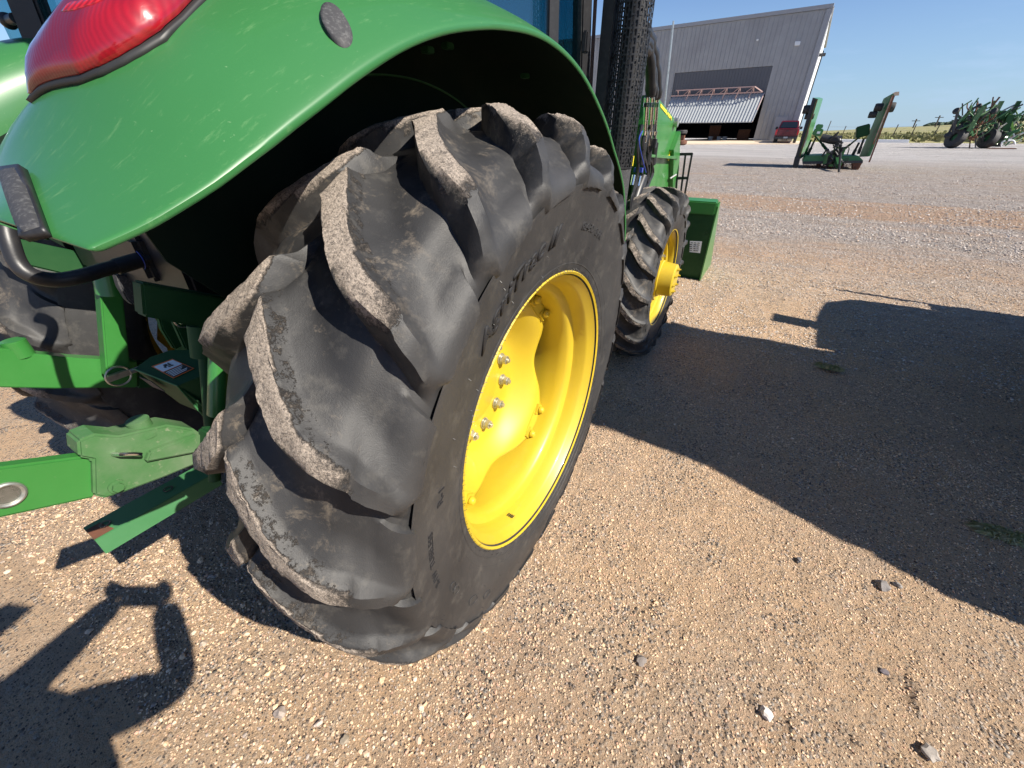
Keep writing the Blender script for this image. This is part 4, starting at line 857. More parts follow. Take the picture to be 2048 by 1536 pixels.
mb=MB(); mb.prism([Q(a,b,-1.12) for a,b in [(268,468),(302,492),(306,500),(262,478)]],(-.04,0,0)); B('cross_brace',mb,'green',bevel=.003)
# hydraulic hose loop with fitting
hp=[(-60,520,-.80),(-30,400,-.80),(5,430,-.78),(18,480,-.76),(35,525,-.75),(62,550,-.74),(110,560,-.74),(160,553,-.74),(205,540,-.75),(240,531,-.76)]
def smoothp(P,k=6):
    P=[Vector(p) for p in P];o=[]
    for i in range(len(P)-1):
        a=P[max(0,i-1)];b=P[i];c=P[i+1];d=P[min(len(P)-1,i+2)]
        for j in range(k): t=j/k; o.append(.5*((2*b)+(c-a)*t+(2*a-5*b+4*c-d)*t*t+(3*b-a-3*c+d)*t**3))
    return o+[P[-1]]
hp3=smoothp([PX(a,b,x) for a,b,x in hp[1:]]); mb=MB(); mb.tube(hp3,.0140,18); hs=B('hydraulic_hose',mb,'hose')
e=hp3[-1]; f2=Vector(PX(322,508,-.77)); mb=MB(); mb.tube([e-(f2-e)*.12,e+(f2-e)*.45],.0165,20); mb.tube([e+(f2-e)*.45,f2],[.015,.015],18); mb.tube([e+(f2-e)*.5,e+(f2-e)*.62],.021,6); mb.tube([e+(f2-e)*.72,e+(f2-e)*.84],.020,16); mb.tube([e+(f2-e)*.92,e+(f2-e)*1.06],.022,18); B('hose_fitting',mb,M['black'],hs,bevel=.001)
mb=MB(); mb.torus(e+(f2-e)*.46,.0198,.0010,ax='y'); mb.torus(f2,.021,.002,ax='y'); B('fitting_ring',mb,'blue',hs)
mb=MB(); mb.tube(smoothp([PX(-40,360,-1.0),PX(10,400,-1.0),PX(14,440,-1.0),PX(-30,520,-1.0)]),.013,12); B('hydraulic_hose',mb,'hose')
# dark valve block and cross plate under the fender
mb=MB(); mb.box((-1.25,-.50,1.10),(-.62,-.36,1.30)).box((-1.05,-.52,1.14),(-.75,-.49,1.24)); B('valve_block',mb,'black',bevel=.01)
# ================================================================ CAB
mb=MB(); mb.box((-1.34,-.25,.95),(-.56,1.45,1.36)); cabb=B('cab_body',mb,'black',bevel=.02)
def post(a,b,r_=.035,m_='black',name='cab_post'): 
    mb=MB(); mb.beam(a,b,r_*1.6,r_*2); return B(name,mb,m_,bevel=.006)
post((-.505,1.0,1.30),(-.53,.98,2.45),.022); post((-.50,1.34,1.20),(-.53,1.22,2.45),.035); post((-1.34,1.34,1.20),(-1.31,1.22,2.45),.035); post((-1.47,-.30,1.42),(-1.40,-.24,2.45),.034); post((-.55,-.30,1.60),(-.58,-.24,2.45),.034); post((-1.34,1.0,1.30),(-1.31,.98,2.45),.022)
mb=MB(); mb.beam((-.470,1.372,1.15),(-.485,1.29,2.40),.010,.014); B('door_trim',mb,'brown_trim')
def pane(pts,n): 
    mb=MB(); mb.prism(pts,n); return B('cab_window',mb,'glass',smooth=0)
pane([(-.512,1.03,1.42),(-.512,1.30,1.42),(-.535,1.20,2.42),(-.535,1.0,2.42)],(-.005,0,0)); pane([(-.53,-.24,1.42),(-.512,.97,1.42),(-.535,.95,2.42),(-.555,-.18,2.42)],(-.005,0,0))
pane([(-1.43,-.29,1.44),(-.59,-.29,1.60),(-.61,-.23,2.42),(-1.37,-.23,2.42)],(0,.005,0)); pane([(-1.32,1.32,1.4),(-.53,1.32,1.4),(-.56,1.21,2.42),(-1.29,1.21,2.42)],(0,.005,0))
# outward-opened rear window edge and hinges, seen at the top left
mb=MB(); mb.prism([(-1.50,-.31,1.50),(-1.545,-.33,1.50),(-1.53,-.33,1.95),(-1.48,-.30,1.95)],(0,.006,0)); B('window_edge',mb,'glass',smooth=0)
for (a,b) in ((16,42),(44,130)):
    c=Vector(PY(a,b,-.32)); mb=MB(); mb.ball(c,.019,8,(1.3,1,1)); mb.cyl(c,c+Vector((.06,0,0)),.012,12); B('window_hinge',mb,'black')
mb=MB(); mb.box((-1.45,-.42,2.44),(-.44,1.36,2.58)); B('cab_roof',mb,'green',bevel=.04)
mb=MB(); mb.box((-1.14,.15,1.36),(-.72,.62,1.46)).box((-1.14,.10,1.36),(-.72,.24,1.95)); B('seat',mb,'black',bevel=.03)
mb=MB(); c=PX(1172,80,-.47); mb.box((c[0]-.012,c[1]-.02,c[2]-.045),(c[0]+.012,c[1]+.02,c[2]+.03)); B('door_latch',mb,'black',bevel=.006)
mb=MB(); mb.prism([(-.49,1.30,1.36),(-.49,1.55,1.36),(-.49,1.30,1.62)],(-.02,0,0)); B('mirror_bracket',mb,'black')
# hood
mb=MB()
sec=lambda y,z: [(-1.22,y,.86),(-1.24,y,z-.16),(-1.17,y,z-.04),(-1.02,y,z),(-.82,y,z),(-.67,y,z-.04),(-.60,y,z-.16),(-.62,y,.86)]
vs=[];
for y,z in ((1.46,1.56),(2.0,1.52),(2.7,1.42),(3.05,1.30),(3.12,1.15)): vs+=sec(y,z)
fs=[(i*8+j,i*8+(j+1)%8,(i+1)*8+(j+1)%8,(i+1)*8+j) for i in range(4) for j in range(8)]+[tuple(range(7,-1,-1)),tuple(32+j for j in range(8))]
mb.add(vs,fs); B('hood',mb,'green')
# exhaust stack behind a perforated guard
EX=Vector((-.31,1.36,0)); mb=MB(); mb.cyl(EX+Vector((0,0,1.05)),EX+Vector((0,0,2.7)),.048,20); ex=B('exhaust_pipe',mb,'black')
mb=MB(); R_=.073; nz=200; na=30
z0=1.28; dz=.0072
for i in range(nz):
    zc=z0+i*dz; 
    if i%12==0:   # solid ring between rows of slots
        for k in range(na):
            a0=2*pi*k/na;a1=2*pi*(k+1)/na; mb.add([(EX.x+R_*cos(a),EX.y+R_*sin(a),z) for a,z in ((a0,zc),(a1,zc),(a1,zc+dz),(a0,zc+dz))],[(0,1,2,3)])
    for k in range(na):
        a0=2*pi*(k+.0)/na; a1=2*pi*(k+.34)/na
        mb.add([(EX.x+R_*cos(a),EX.y+R_*sin(a),z) for a,z in ((a0,zc),(a1,zc),(a1,zc+dz),(a0,zc+dz))],[(0,1,2,3)])
    for k in range(na):
        if (i+2*(k%2))%4==0:
            a0=2*pi*(k+.34)/na; a1=2*pi*(k+1)/na
            mb.add([(EX.x+R_*cos(a),EX.y+R_*sin(a),z) for a,z in ((a0,zc),(a1,zc),(a1,zc+dz*.9),(a0,zc+dz*.9))],[(0,1,2,3)])
g_=B('exhaust_guard',mb,'black',ex,smooth=0); md=g_.modifiers.new('s','SOLIDIFY'); md.thickness=.0016
mb=MB(); mb.box((-.44,1.31,1.10),(-.385,1.41,2.7)); B('guard_bracket',mb,'black',ex,bevel=.004)
mb=MB(); mb.cyl(EX+Vector((0,0,1.0)),EX+Vector((0,0,1.28)),.070,24); B('exhaust_base',mb,'pad',ex)
mb=MB(); q=Q(1265,322,-.25); mb.box(q-Vector((.002,.012,.022)),q+Vector((.002,.012,.022))); B('yellow_tag',mb,'ydecal',ex)
# ================================================================ LOADER
XM=-.37
mast=[(1297,190),(1318,196),(1354,243),(1352,262),(1346,300),(1342,400),(1342,430),(1290,430),(1292,300),(1287,250)]
mb=MB(); mb.prism([Q(a,b,XM) for a,b in mast],(-.10,0,0)); ms=B('loader_mast',mb,'green',bevel=.004)
mb=MB(); mb.prism([Q(a,b,XM-.002) for a,b in [(1338,300),(1352,262),(1350,330),(1343,420),(1336,420)]],(.035,0,0)); B('loader_boom',mb,'green',ms,bevel=.003)
# name strip on the boom
dec=[Q(a,b,XM+.0025) for a,b in [(1321,207),(1332,220),(1332,227),(1321,214)]]; mb=MB(); mb.prism(dec,(.001,0,0)); B('name_strip',mb,'ydecal',ms,smooth=0)
cu=bpy.data.curves.new('t','FONT'); cu.body='540M'; cu.size=1; cu.offset=.03; ob=bpy.data.objects.new('t',cu); COL.objects.link(ob); dg=bpy.context.evaluated_depsgraph_get(); dg.update(); me=bpy.data.meshes.new_from_object(ob.evaluated_get(dg)); bpy.data.objects.remove(ob)
o0=Q(1332,227,XM+.003); o1=Q(1343,241,XM+.003); up_=Q(1332,216,XM+.003)-o0
wd=max(v.co.x for v in me.vertices)
for v in me.vertices: v.co=o0+(o1-o0)*(v.co.x/wd)+up_*v.co.y*1.1-Vector(T.location)
me.materials.clear(); me.materials.append(M['ydecal']); me.name='model_number'; link('model_number',me,ms)
mb=MB(); mb.prism([Q(a,b,XM-.06) for a,b in [(1272,308),(1330,312),(1330,318),(1272,314)]],(.10,0,0)); B('cross_plate',mb,'green',ms,bevel=.002)
mb=MB(); mb.box((-.56,2.30,.85),(-.42,2.46,1.30)); B('mast_tube',mb,'green_dark',ms,bevel=.01)
c=Q(1338,315,XM+.004); mb=MB(); mb.torus(c,.018,.004); mb.torus(c+Vector((0,.0,.03)),.012,.003); B('parking_pin',mb,'ydecal',ms)
c=Q(1351,245,XM+.01); mb=MB(); mb.cyl(c-Vector((.05,0,0)),c+Vector((.02,0,0)),.03,20); B('boom_pivot',mb,'steel',ms,bevel=.003)
mb=MB(); mb.tube([Q(1340,357,XM+.02),Q(1352,349,XM+.05)],.008,10); B('grease_bar',mb,'steel',ms)
# hose sleeve and couplers
XS=-.345
def Sx(a,b,x=XS): return Vector(PX(a,b,x))
mb=MB()
for (p0,p1,p2,p3,r) in (((1272,118),(1290,80),(1300,130),(1302,190),.030),((1290,60),(1302,90),(1312,150),(1314,195),.030),((1280,90),(1296,105),(1305,150),(1308,195),.026)):
    pts=smoothp([Sx(*p0),Sx(*p1),Sx(*p2),Sx(*p3)]); mb.tube(pts,[r*(1+.10*sin(i*1.7)+.06*sin(i*4.1)) for i in range(len(pts))],14)
B('hose_sleeve',mb,'hose')
mb=MB()
for a in (1294,1304,1313): 
    mb.tube([Sx(a,194),Sx(a-3,240)],.016,12); mb.tube([Sx(a-1,205),Sx(a-2,214)],.017,6); mb.tube([Sx(a-3,240),Sx(a-6,290)],.015,12); mb.tube([Sx(a-4,262),Sx(a-5,270)],.019,12)
cp=B('quick_couplers',mb,'chrome',bevel=.001)
mb=MB()
for a in (1286,1298,1309): mb.tube([Sx(a+2,285),Sx(a-4,330)],.020,12)
mb.box(Sx(1300,285)-Vector((.05,.02,.03)),Sx(1300,285)+Vector((.04,.02,.02))); B('valve_stack',mb,'black',cp,bevel=.003)
mb=MB(); 
for i in range(7):
    a=random.uniform(1270,1312); pts=smoothp([Sx(a,250),Sx(a+random.uniform(-14,6),300),Sx(a+random.uniform(-12,6),345),Sx(a-random.uniform(5,20),390),Sx(a-25,430)]); mb.tube(pts,random.choice((.005,.008,.011)),8)
B('hydraulic_hose',mb,'hose')
mb=MB(); mb.tube(smoothp([Sx(1285,262,XS+.02),Sx(1278,280,XS+.03),Sx(1283,310,XS+.03),Sx(1292,345,XS+.02)]),.003,6); mb.box(Sx(1277,340)-Vector((.025,.012,.012)),Sx(1277,340)+Vector((.025,.012,.012))); B('electric_lead',mb,'blue')
mb=MB()
for a,b in ((1268,350),(1280,352),(1290,350)): mb.tube([Sx(a,b),Sx(a-4,b+20)],.011,10)
B('hose_ends',mb,'chrome',bevel=.001)
mb=MB(); mb.tube(smoothp([Sx(1285,355),Sx(1272,390),Sx(1258,440),Sx(1245,500)]),.030,12); B('hose_bundle',mb,'hose')
# brush guard
XG=3.05
def Yp(a,b,y): return Vector(PY(a,b,y))
mb=MB(); 
for (a,b,c,d) in ((1384,308,1366,408),(1345,309,1341,402),(1358,309,1350,404),(1371,309,1359,406)): mb.beam(Yp(a,b,XG),Yp(c,d,XG),.014,.014)
for (a,b,c,d) in ((1335,309,1386,308),(1332,357,1377,356),(1328,402,1367,407)): mb.beam(Yp(a,b,XG),Yp(c,d,XG),.014,.02)
for (a,b) in ((1351,312),(1364,312),(1377,312),(1348,352),(1360,352),(1372,352)): pass
B('brush_guard',mb,'black',bevel=.004)
# bucket
bx0,bx1=-1.94,-.065
prof=[(3.98,.04),(3.93,.16),(3.93,.80),(3.99,.83),(4.06,.80),(4.05,.30),(4.16,.10),(4.75,.03),(4.75,.0),(4.10,.0)]
mb=MB(); mb.prism([(bx0,y,z) for y,z in prof],(bx1-bx0,0,0)); bk=B('bucket',mb,'green_dark',bevel=.006)
mb=MB(); mb.prism([(bx1,3.93,.03),(bx1,3.93,.80),(bx1,4.00,.84),(bx1,4.72,.04),(bx1,4.70,.0),(bx1,4.0,.0)],(.014,0,0)); B('bucket_side',mb,'green',bk,bevel=.003); mb=MB(); mb.prism([(bx0-.014,3.93,.03),(bx0-.014,3.93,.80),(bx0-.014,4.00,.84),(bx0-.014,4.72,.04),(bx0-.014,4.0,.0)],(.014,0,0)); B('bucket_side',mb,'green',bk,bevel=.003)
mb=MB(); mb.prism([(bx0,3.90,.72),(bx0,3.90,.84),(bx0,4.02,.86),(bx0,4.02,.72)],(bx1-bx0-.004,0,0)); B('bucket_rim',mb,'green',bk,bevel=.01)
s=[Yp(a,b,3.925) for a,b in ((1380,482),(1404,483),(1400,506),(1379,504))]; mb=MB(); mb.prism(s,(0,-.002,0)); st=B('bucket_sticker',mb,'white',bk,smooth=0)
mb=MB()
for i in range(5):
    for j in range(3):
        u=.15+.3*j+random.uniform(-.05,.05); v=.14+.17*i; P=s[0]*(1-u)*(1-v)+s[1]*u*(1-v)+s[2]*u*v+s[3]*(1-u)*v; mb.box(P+Vector((-.012,-.0045,-.004)),P+Vector((.010,-.0025,.003)))
B('sticker_print',mb,'pad',st,smooth=0)
for x in (-.42,-1.42):
    mb=MB(); mb.prism([(x-.04,3.0,.95),(x-.04,2.85,1.15),(x-.04,3.75,.45),(x-.04,3.93,.35),(x-.04,3.93,.22),(x-.04,3.65,.28)],(.08,0,0)); B('loader_arm',mb,'green_dark',bevel=.006)
# ================================================================ HANGAR
def tb(name,mbx,m,par,**k): return mbx.build(name,M[m] if isinstance(m,str) else m,par,loc=tuple(wloc(par)) if par else k.pop('loc',(0,0,0)),**k)
GZ=.56
hg=empty('hangar',(-8,56,GZ),'large grey metal hangar with its wide door partly swung open','hangar')
C0=Vector((.30,55.0,0)); FD=Vector((-1,.112,0)).normalized(); FN=Vector((-.112,-1,0)).normalized()
def fpt(s,z,o=0): p=C0+FD*s+FN*o; return Vector((p.x,p.y,z))
def wallpiece(mb,s0,s1,z0,z1,th=.2):
    mb.prism([fpt(s0,z0),fpt(s1,z0),fpt(s1,z1),fpt(s0,z1)],-FN*th)
    s=s0+.15
    while s<s1-.1:
        mb.prism([fpt(s-.035,z0+.01),fpt(s+.035,z0+.01),fpt(s+.035,z1-.01),fpt(s-.035,z1-.01)],FN*.05); s+=.42
DR0,DR1=3.55,13.1; ZT=6.95; ROOF=10.75; LW=34
mb=MB(); wallpiece(mb,0,DR0,GZ,ROOF); wallpiece(mb,DR1,LW,GZ,ROOF); wallpiece(mb,DR0,DR1,ZT,ROOF); tb('front_wall',mb,'clad',hg,smooth=0)
mb=MB(); mb.prism([(C0.x,C0.y+.2,GZ),(C0.x,C0.y+.2,ROOF),(C0.x+.35,C0.y+26,ROOF),(C0.x+.35,C0.y+26,GZ)],(-.2,0,0)); mb.prism([(C0.x+.0,C0.y,GZ),(C0.x+.04,C0.y,ROOF),(C0.x+.04,C0.y+.3,ROOF),(C0.x,C0.y+.3,GZ)],(.05,0,0)); tb('side_wall',mb,'whitewall',hg,smooth=0)
mb=MB(); mb.prism([fpt(-.03,ROOF+.02,.12),fpt(LW,ROOF+.02,.12),fpt(LW,ROOF+.32,.12),fpt(-.03,ROOF+.32,.12)],-FN*.14); mb.prism([fpt(-.02,GZ,.06),fpt(.42,GZ,.06),fpt(.42,ROOF,.06),fpt(-.02,ROOF,.06)],FN*.02); mb.prism([fpt(16.8,GZ,.06),fpt(16.95,GZ,.06),fpt(16.95,ROOF,.06),fpt(16.8,ROOF,.06)],FN*.1); tb('trim',mb,'cladtrim',hg,smooth=0)
mb=MB(); mb.prism([fpt(-.1,ROOF+.05,-.02),fpt(LW,ROOF+.05,-.02),fpt(LW,ROOF+.3,-26),(C0.x+.6,C0.y+26,ROOF+.3)],(0,0,.08)); tb('roof',mb,'cladtrim',hg,smooth=0)
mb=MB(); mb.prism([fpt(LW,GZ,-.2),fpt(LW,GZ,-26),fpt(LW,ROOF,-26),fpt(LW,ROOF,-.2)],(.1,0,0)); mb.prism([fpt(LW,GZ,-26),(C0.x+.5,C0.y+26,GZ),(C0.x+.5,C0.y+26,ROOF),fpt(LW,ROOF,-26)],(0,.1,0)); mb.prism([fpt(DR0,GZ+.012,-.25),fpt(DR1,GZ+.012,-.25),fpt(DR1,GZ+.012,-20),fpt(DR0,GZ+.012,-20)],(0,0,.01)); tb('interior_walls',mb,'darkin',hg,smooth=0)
# door: upper leaf in the wall plane, lower leaf kicked out
ZM=4.75
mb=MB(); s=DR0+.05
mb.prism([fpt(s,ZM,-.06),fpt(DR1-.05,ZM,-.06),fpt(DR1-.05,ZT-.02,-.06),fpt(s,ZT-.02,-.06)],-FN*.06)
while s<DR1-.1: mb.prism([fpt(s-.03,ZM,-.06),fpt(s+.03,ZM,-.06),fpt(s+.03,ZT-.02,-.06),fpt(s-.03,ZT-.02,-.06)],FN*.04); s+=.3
door=tb('hangar_door',mb,mat('shaded_door_leaf',(.10,.105,.12),.5),hg,smooth=0)  # upper leaf's shade is put into this darker colour
mb=MB(); zb,ob_=2.30,2.3; s=DR0+.12
mb.prism([fpt(s,zb,ob_),fpt(DR1-.1,zb,ob_),fpt(DR1-.1,ZM,.0),fpt(s,ZM,.0)],(0,0,-.05))
while s<DR1-.15:
    mb.prism([fpt(s-.045,zb,ob_),fpt(s+.045,zb,ob_),fpt(s+.045,ZM,0),fpt(s-.045,ZM,0)],Vector((0,-.045,.045))); s+=.30
tb('lower_leaf',mb,'doorpanel',door,smooth=0)
mb=MB(); bt=lambda p,q,r=.05: mb.beam(p,q,r,r)
zl_=ZM+.0; zt_=ZM+.55
bt(fpt(DR0+.25,zl_+.1,.25),fpt(DR1-.1,zl_+.1,.25),.11); bt(fpt(DR0+1.0,zt_,.75),fpt(DR1-.7,zt_,.75),.09); bt(fpt(DR0+.25,zl_+.1,.25),fpt(DR0+1.0,zt_,.75),.09)
n=7
for i in range(n):
    s0=DR0+1.1+(DR1-DR0-2.0)*i/(n-1); bt(fpt(s0,zt_,.75),fpt(s0,zl_+.1,.25),.06); 
    if i<n-1: s1=DR0+1.1+(DR1-DR0-2.0)*(i+.6)/(n-1); bt(fpt(s0,zt_,.75),fpt(s1,zl_+.1,.25),.05); bt(fpt(s0,zt_,.75),fpt(s0+.3,zl_-.4,.45),.05)
bt(fpt(DR0+.12,ZM,.05),fpt(DR0+.12,zb,ob_+.02),.08)
tb('door_truss',mb,'pinktruss',door,smooth=0)
for (a,b,r) in ((1595,87,.22),(1515,80,.10),(1315,117,.2)):
    # lamps on the front wall
    d=Vector(_ray((a,b))); o_=Vector(CAM); t=((C0-o_).dot(FN)+.06)/d.dot(FN); P=o_+d*t
    mb=MB(); mb.box(P-Vector((r,.1,r*.7)),P+Vector((r,.1,r*.7))); mb.box(P-Vector((r*1.1,-.05,r*.1)),P+Vector((r*1.1,.12,r*.95))); tb('wall_lamp',mb,'white',hg,bevel=.03)
mb=MB(); mb.box((.32,57,7.6),(.9,57.2,7.85)); tb('wall_lamp',mb,'pad',hg,bevel=.03)
mb=MB(); mb.prism([fpt(2.0,GZ,.02),fpt(.9,GZ,.02),fpt(.9,GZ+2.2,.02),fpt(2.0,GZ+2.2,.02)],FN*.1); tb('side_door',mb,'cladtrim',hg,smooth=0)
# things inside the hangar
for i,(s,o,h,m_,lab) in enumerate([(5.2,-3,1.1,'rust','reddish crate inside the hangar nearer the right door jamb'),(8.6,-4,1.5,'rust','tall rusty cabinet standing deep inside the open hangar')]):
    p=fpt(s,GZ,o); r=empty('crate' if i==0 else 'cabinet',p,lab,'crate' if i==0 else 'cabinet'); mb=MB(); mb.box((p.x-.6,p.y-.3,p.z+.03),(p.x+.6,p.y+.3,p.z+h)); tb('case',mb,m_,r,bevel=.03); mb=MB(); mb.box((p.x-.63,p.y-.33,p.z+h),(p.x+.63,p.y+.33,p.z+h+.05)); tb('lid',mb,'pad',r,bevel=.01)
for i,(s,lab) in enumerate([(6.7,'pale round can inside the hangar, first of three from the right'),(7.3,'pale round can in the middle of the three in the hangar doorway'),(8.2,'pale round can inside the hangar, leftmost of the three')]):
    p=fpt(s,GZ,-1.2); r=empty('can',p,lab,'can','pale cans just inside the hangar door'); mb=MB(); mb.tube([(p.x,p.y,p.z+.03),(p.x,p.y,p.z+.42)],[.2,.24],14); mb.tube([(p.x,p.y,p.z+.421),(p.x,p.y,p.z+.45)],.25,14); tb('drum',mb,'cladtrim',r,bevel=.01)
mb=MB(); mb.prism([(1.7,49.6,GZ-.10),(1.2,55.0,GZ+.0),fpt(LW,GZ,0),(-30,50,GZ-.13),(-9,45.2,GZ-.16)],(0,0,.10)); o=tb('concrete_apron',mb,'concrete',None,smooth=0,loc=(0,0,0)); tag(o,kind='structure')
# ================================================================ PICKUP
pk=empty('pickup_truck',(-.25,49.2,.50),'dark red pickup truck parked tail towards us in front of the hangar','pickup')
px,py,pz=-.25,49.2,.50
def xs_(w,h): return None
mb=MB()
side=[(0,.62),(0,1.16),(1.75,1.18),(1.85,1.26),(2.15,1.80),(2.5,1.86),(3.6,1.84),(4.1,1.32),(5.3,1.18),(5.45,.9),(5.45,.45),(.05,.45)]
mb.prism([(px-.93,py+a,pz+b) for a,b in side[:3]+[(1.85,1.22),(4.2,1.26)]+side[8:]],(1.86,0,0)); bd=tb('body',mb,'red',pk,bevel=.05)
mb=MB(); vs=[(px-.84,py+1.8,pz+1.2),(px+.84,py+1.8,pz+1.2),(px+.70,py+2.15,pz+1.84),(px-.70,py+2.15,pz+1.84),(px-.84,py+4.2,pz+1.2),(px+.84,py+4.2,pz+1.2),(px+.70,py+3.5,pz+1.84),(px-.70,py+3.5,pz+1.84)]
mb.add(vs,[(0,1,2,3),(5,4,7,6),(3,2,6,7),(1,5,6,2),(4,0,3,7)]); tb('cab',mb,'red',pk,bevel=.05)
mb=MB(); mb.prism([(px-.70,py+1.83,pz+1.27),(px+.70,py+1.83,pz+1.27),(px+.60,py+2.09,pz+1.74),(px-.60,py+2.09,pz+1.74)],(0,-.03,.01)); tb('rear_window',mb,'truckglass',pk,bevel=.01)
mb=MB(); mb.box((px-.74,py-.035,pz+.64),(px+.74,py+.0,pz+1.13)); tg=tb('tailgate',mb,'red',pk,bevel=.02)
mb=MB(); mb.box((px-.12,py-.05,pz+.98),(px+.12,py-.03,pz+1.04)); tb('tailgate_handle',mb,'black',tg)
mb=MB(); mb.box((px-.93,py-.18,pz+.40),(px+.93,py+.02,pz+.58)); bmp=tb('bumper',mb,'pad',pk,bevel=.03)
mb=MB(); mb.box((px-.16,py-.20,pz+.44),(px+.16,py-.17,pz+.57)); tb('number_plate',mb,'cladtrim',bmp)
for s_ in (-1,1):
    mb=MB(); mb.box((px+s_*.86-.07,py-.045,pz+.72),(px+s_*.86+.07,py+.08,pz+1.12)); tb('tail_light',mb,'redlens',pk,bevel=.01)
    mb=MB(); mb.box((px+s_*1.02-.10,py+3.4,pz+1.15),(px+s_*1.02+.10,py+3.5,pz+1.38)); tb('mirror',mb,'black',pk,bevel=.02)
    for yy in (1.0,4.5):
        mb=MB(); mb.lathe([(-.12,.2),(-.12,.36),(-.09,.385),(.09,.385),(.12,.36),(.12,.2)],n=28,c=(px+s_*.80,py+yy,pz+.385),close=True); wv=tb('wheel',mb,'rubber_plain',pk); mb=MB(); mb.lathe([(-.02,.21),(-.02,0)],n=20,c=(px+s_*.82,py+yy,pz+.385)); tb('hub_cap',mb,'steel',wv)
mb=MB(); mb.tube([(px,py-.25,pz+.38),(px,py-.1,pz+.38)],.03,8); tb('tow_hitch',mb,'black',pk)
# ================================================================ MOWER (folded wings)
MO=Vector((2.1,21.6,.12)); mw=empty('rotary_mower',MO,'green folding-wing rotary mower with both side decks raised upright','mower')
def zm(X,Y,y=21.6): return Vector(PY(1400+X/2.844,60+Y/2.844,y))
def hexa(mb,N0,N1,F1,F0):
    """each argument is (top, bottom)"""
    vs=[N0[1],N1[1],F1[1],F0[1],N0[0],N1[0],F1[0],F0[0]]; mb.add(vs,[(3,2,1,0),(4,5,6,7),(0,1,5,4),(1,2,6,5),(2,3,7,6),(3,0,4,7)])
yn,yf=21.6,23.3
# left wing: dark underside edge to the left, sunlit top face to the right
N1=(zm(668,392,yn),zm(560,745,yn)); F1=(zm(700,390,yf),zm(600,712,yf)); N0=(zm(645,384,yn),zm(540,740,yn)); F0=(F1[0]+(N0[0]-N1[0]),F1[1]+(N0[1]-N1[1]))
mb=MB(); hexa(mb,N0,N1,F1,F0); wgl=tb('wing_deck',mb,'green',mw,bevel=.012)
o_=Vector((-.02,-.03,0)); mb=MB(); hexa(mb,tuple(p+o_ for p in N0),tuple(p+o_+Vector((-.03,0,0)) for p in N1),tuple(p+Vector((-.03,0.02,0)) for p in N1),tuple(p+Vector((-.02,.02,0)) for p in N0)); tb('wing_end_plate',mb,'black',wgl)
mb=MB(); mb.beam(N1[1]+Vector((0,-.02,0)),N1[0]+Vector((0,-.02,0)),.03,.04); tb('edge_strip',mb,'rust',wgl)
mb=MB(); mb.beam(zm(556,720,yn),zm(540,788,yn),.20,.10,up=(0,1,0)); tb('wing_skid',mb,'black',wgl)
for X,Y,rr in ((612,452,.15),(622,492,.10)):
    c=zm(X,Y,yn+.3); mb=MB(); mb.lathe([(-.16,.0),(-.16,rr*.9),(-.10,rr),(.10,rr),(.16,rr*.9),(.16,.0)],n=18,c=c); tb('wing_wheel',mb,'rubber_plain',wgl)
mb=MB(); c=zm(672,580,yn+.3); mb.box(c-Vector((.17,.2,.13)),c+Vector((.15,.2,.12)),rot=(0,.2,0)).box(c+Vector((-.14,-.15,.10)),c+Vector((.10,.15,.26)),rot=(0,.1,0)); tb('wing_gearbox',mb,'green',wgl,bevel=.03)
mb=MB(); mb.box(c+Vector((-.04,-.215,-.06)),c+Vector((.07,-.20,.02))); tb('gearbox_sticker',mb,'white',wgl,smooth=0)
# right wing
N1=(zm(1108,362,yn),zm(968,718,yn)); N0=(zm(1092,362,yn),zm(952,720,yn)); F0=(zm(1045,388,yf),zm(903,722,yf)); F1=(F0[0]+(N1[0]-N0[0]),F0[1]+(N1[1]-N0[1]))
mb=MB(); hexa(mb,N0,N1,F1,F0); wgr=tb('wing_deck',mb,'green_old',mw,bevel=.012)
mb=MB(); mb.beam(zm(1105,372,yn-.03),zm(962,752,yn-.03),.030,.05); tb('edge_strip',mb,'rust',wgr); mb=MB(); mb.beam(zm(1096,372,yn-.04),zm(985,650,yn-.04),.028,.04); tb('edge_strip',mb,mat('pale_strip',(.5,.38,.3),.6,noise_=(3,(.25,.1,.06),.4,.6)),wgr)
mb=MB(); mb.prism([zm(1095,360,yn),zm(1112,352,yn),zm(1134,350,yn),zm(1132,372,yn),zm(1112,374,yn)],(0,.04,0)); tb('reflector_plate',mb,'concrete',wgr)
for X,Y,rr in ((1084,440,.16),(1016,440,.13),(982,482,.11)):
    c=zm(X,Y,yn+.4); mb=MB(); mb.lathe([(-.12,.0),(-.12,rr*.9),(-.08,rr),(.08,rr),(.12,rr*.9),(.12,.0)],n=18,c=c); tb('wing_wheel',mb,'rubber_plain',wgr)
mb=MB(); c=zm(925,575,yn+.5); mb.box(c-Vector((.20,.2,.20)),c+Vector((.20,.2,.20)),rot=(0,-.3,0)); tb('wing_gearbox',mb,'green_dark',wgr,bevel=.03)
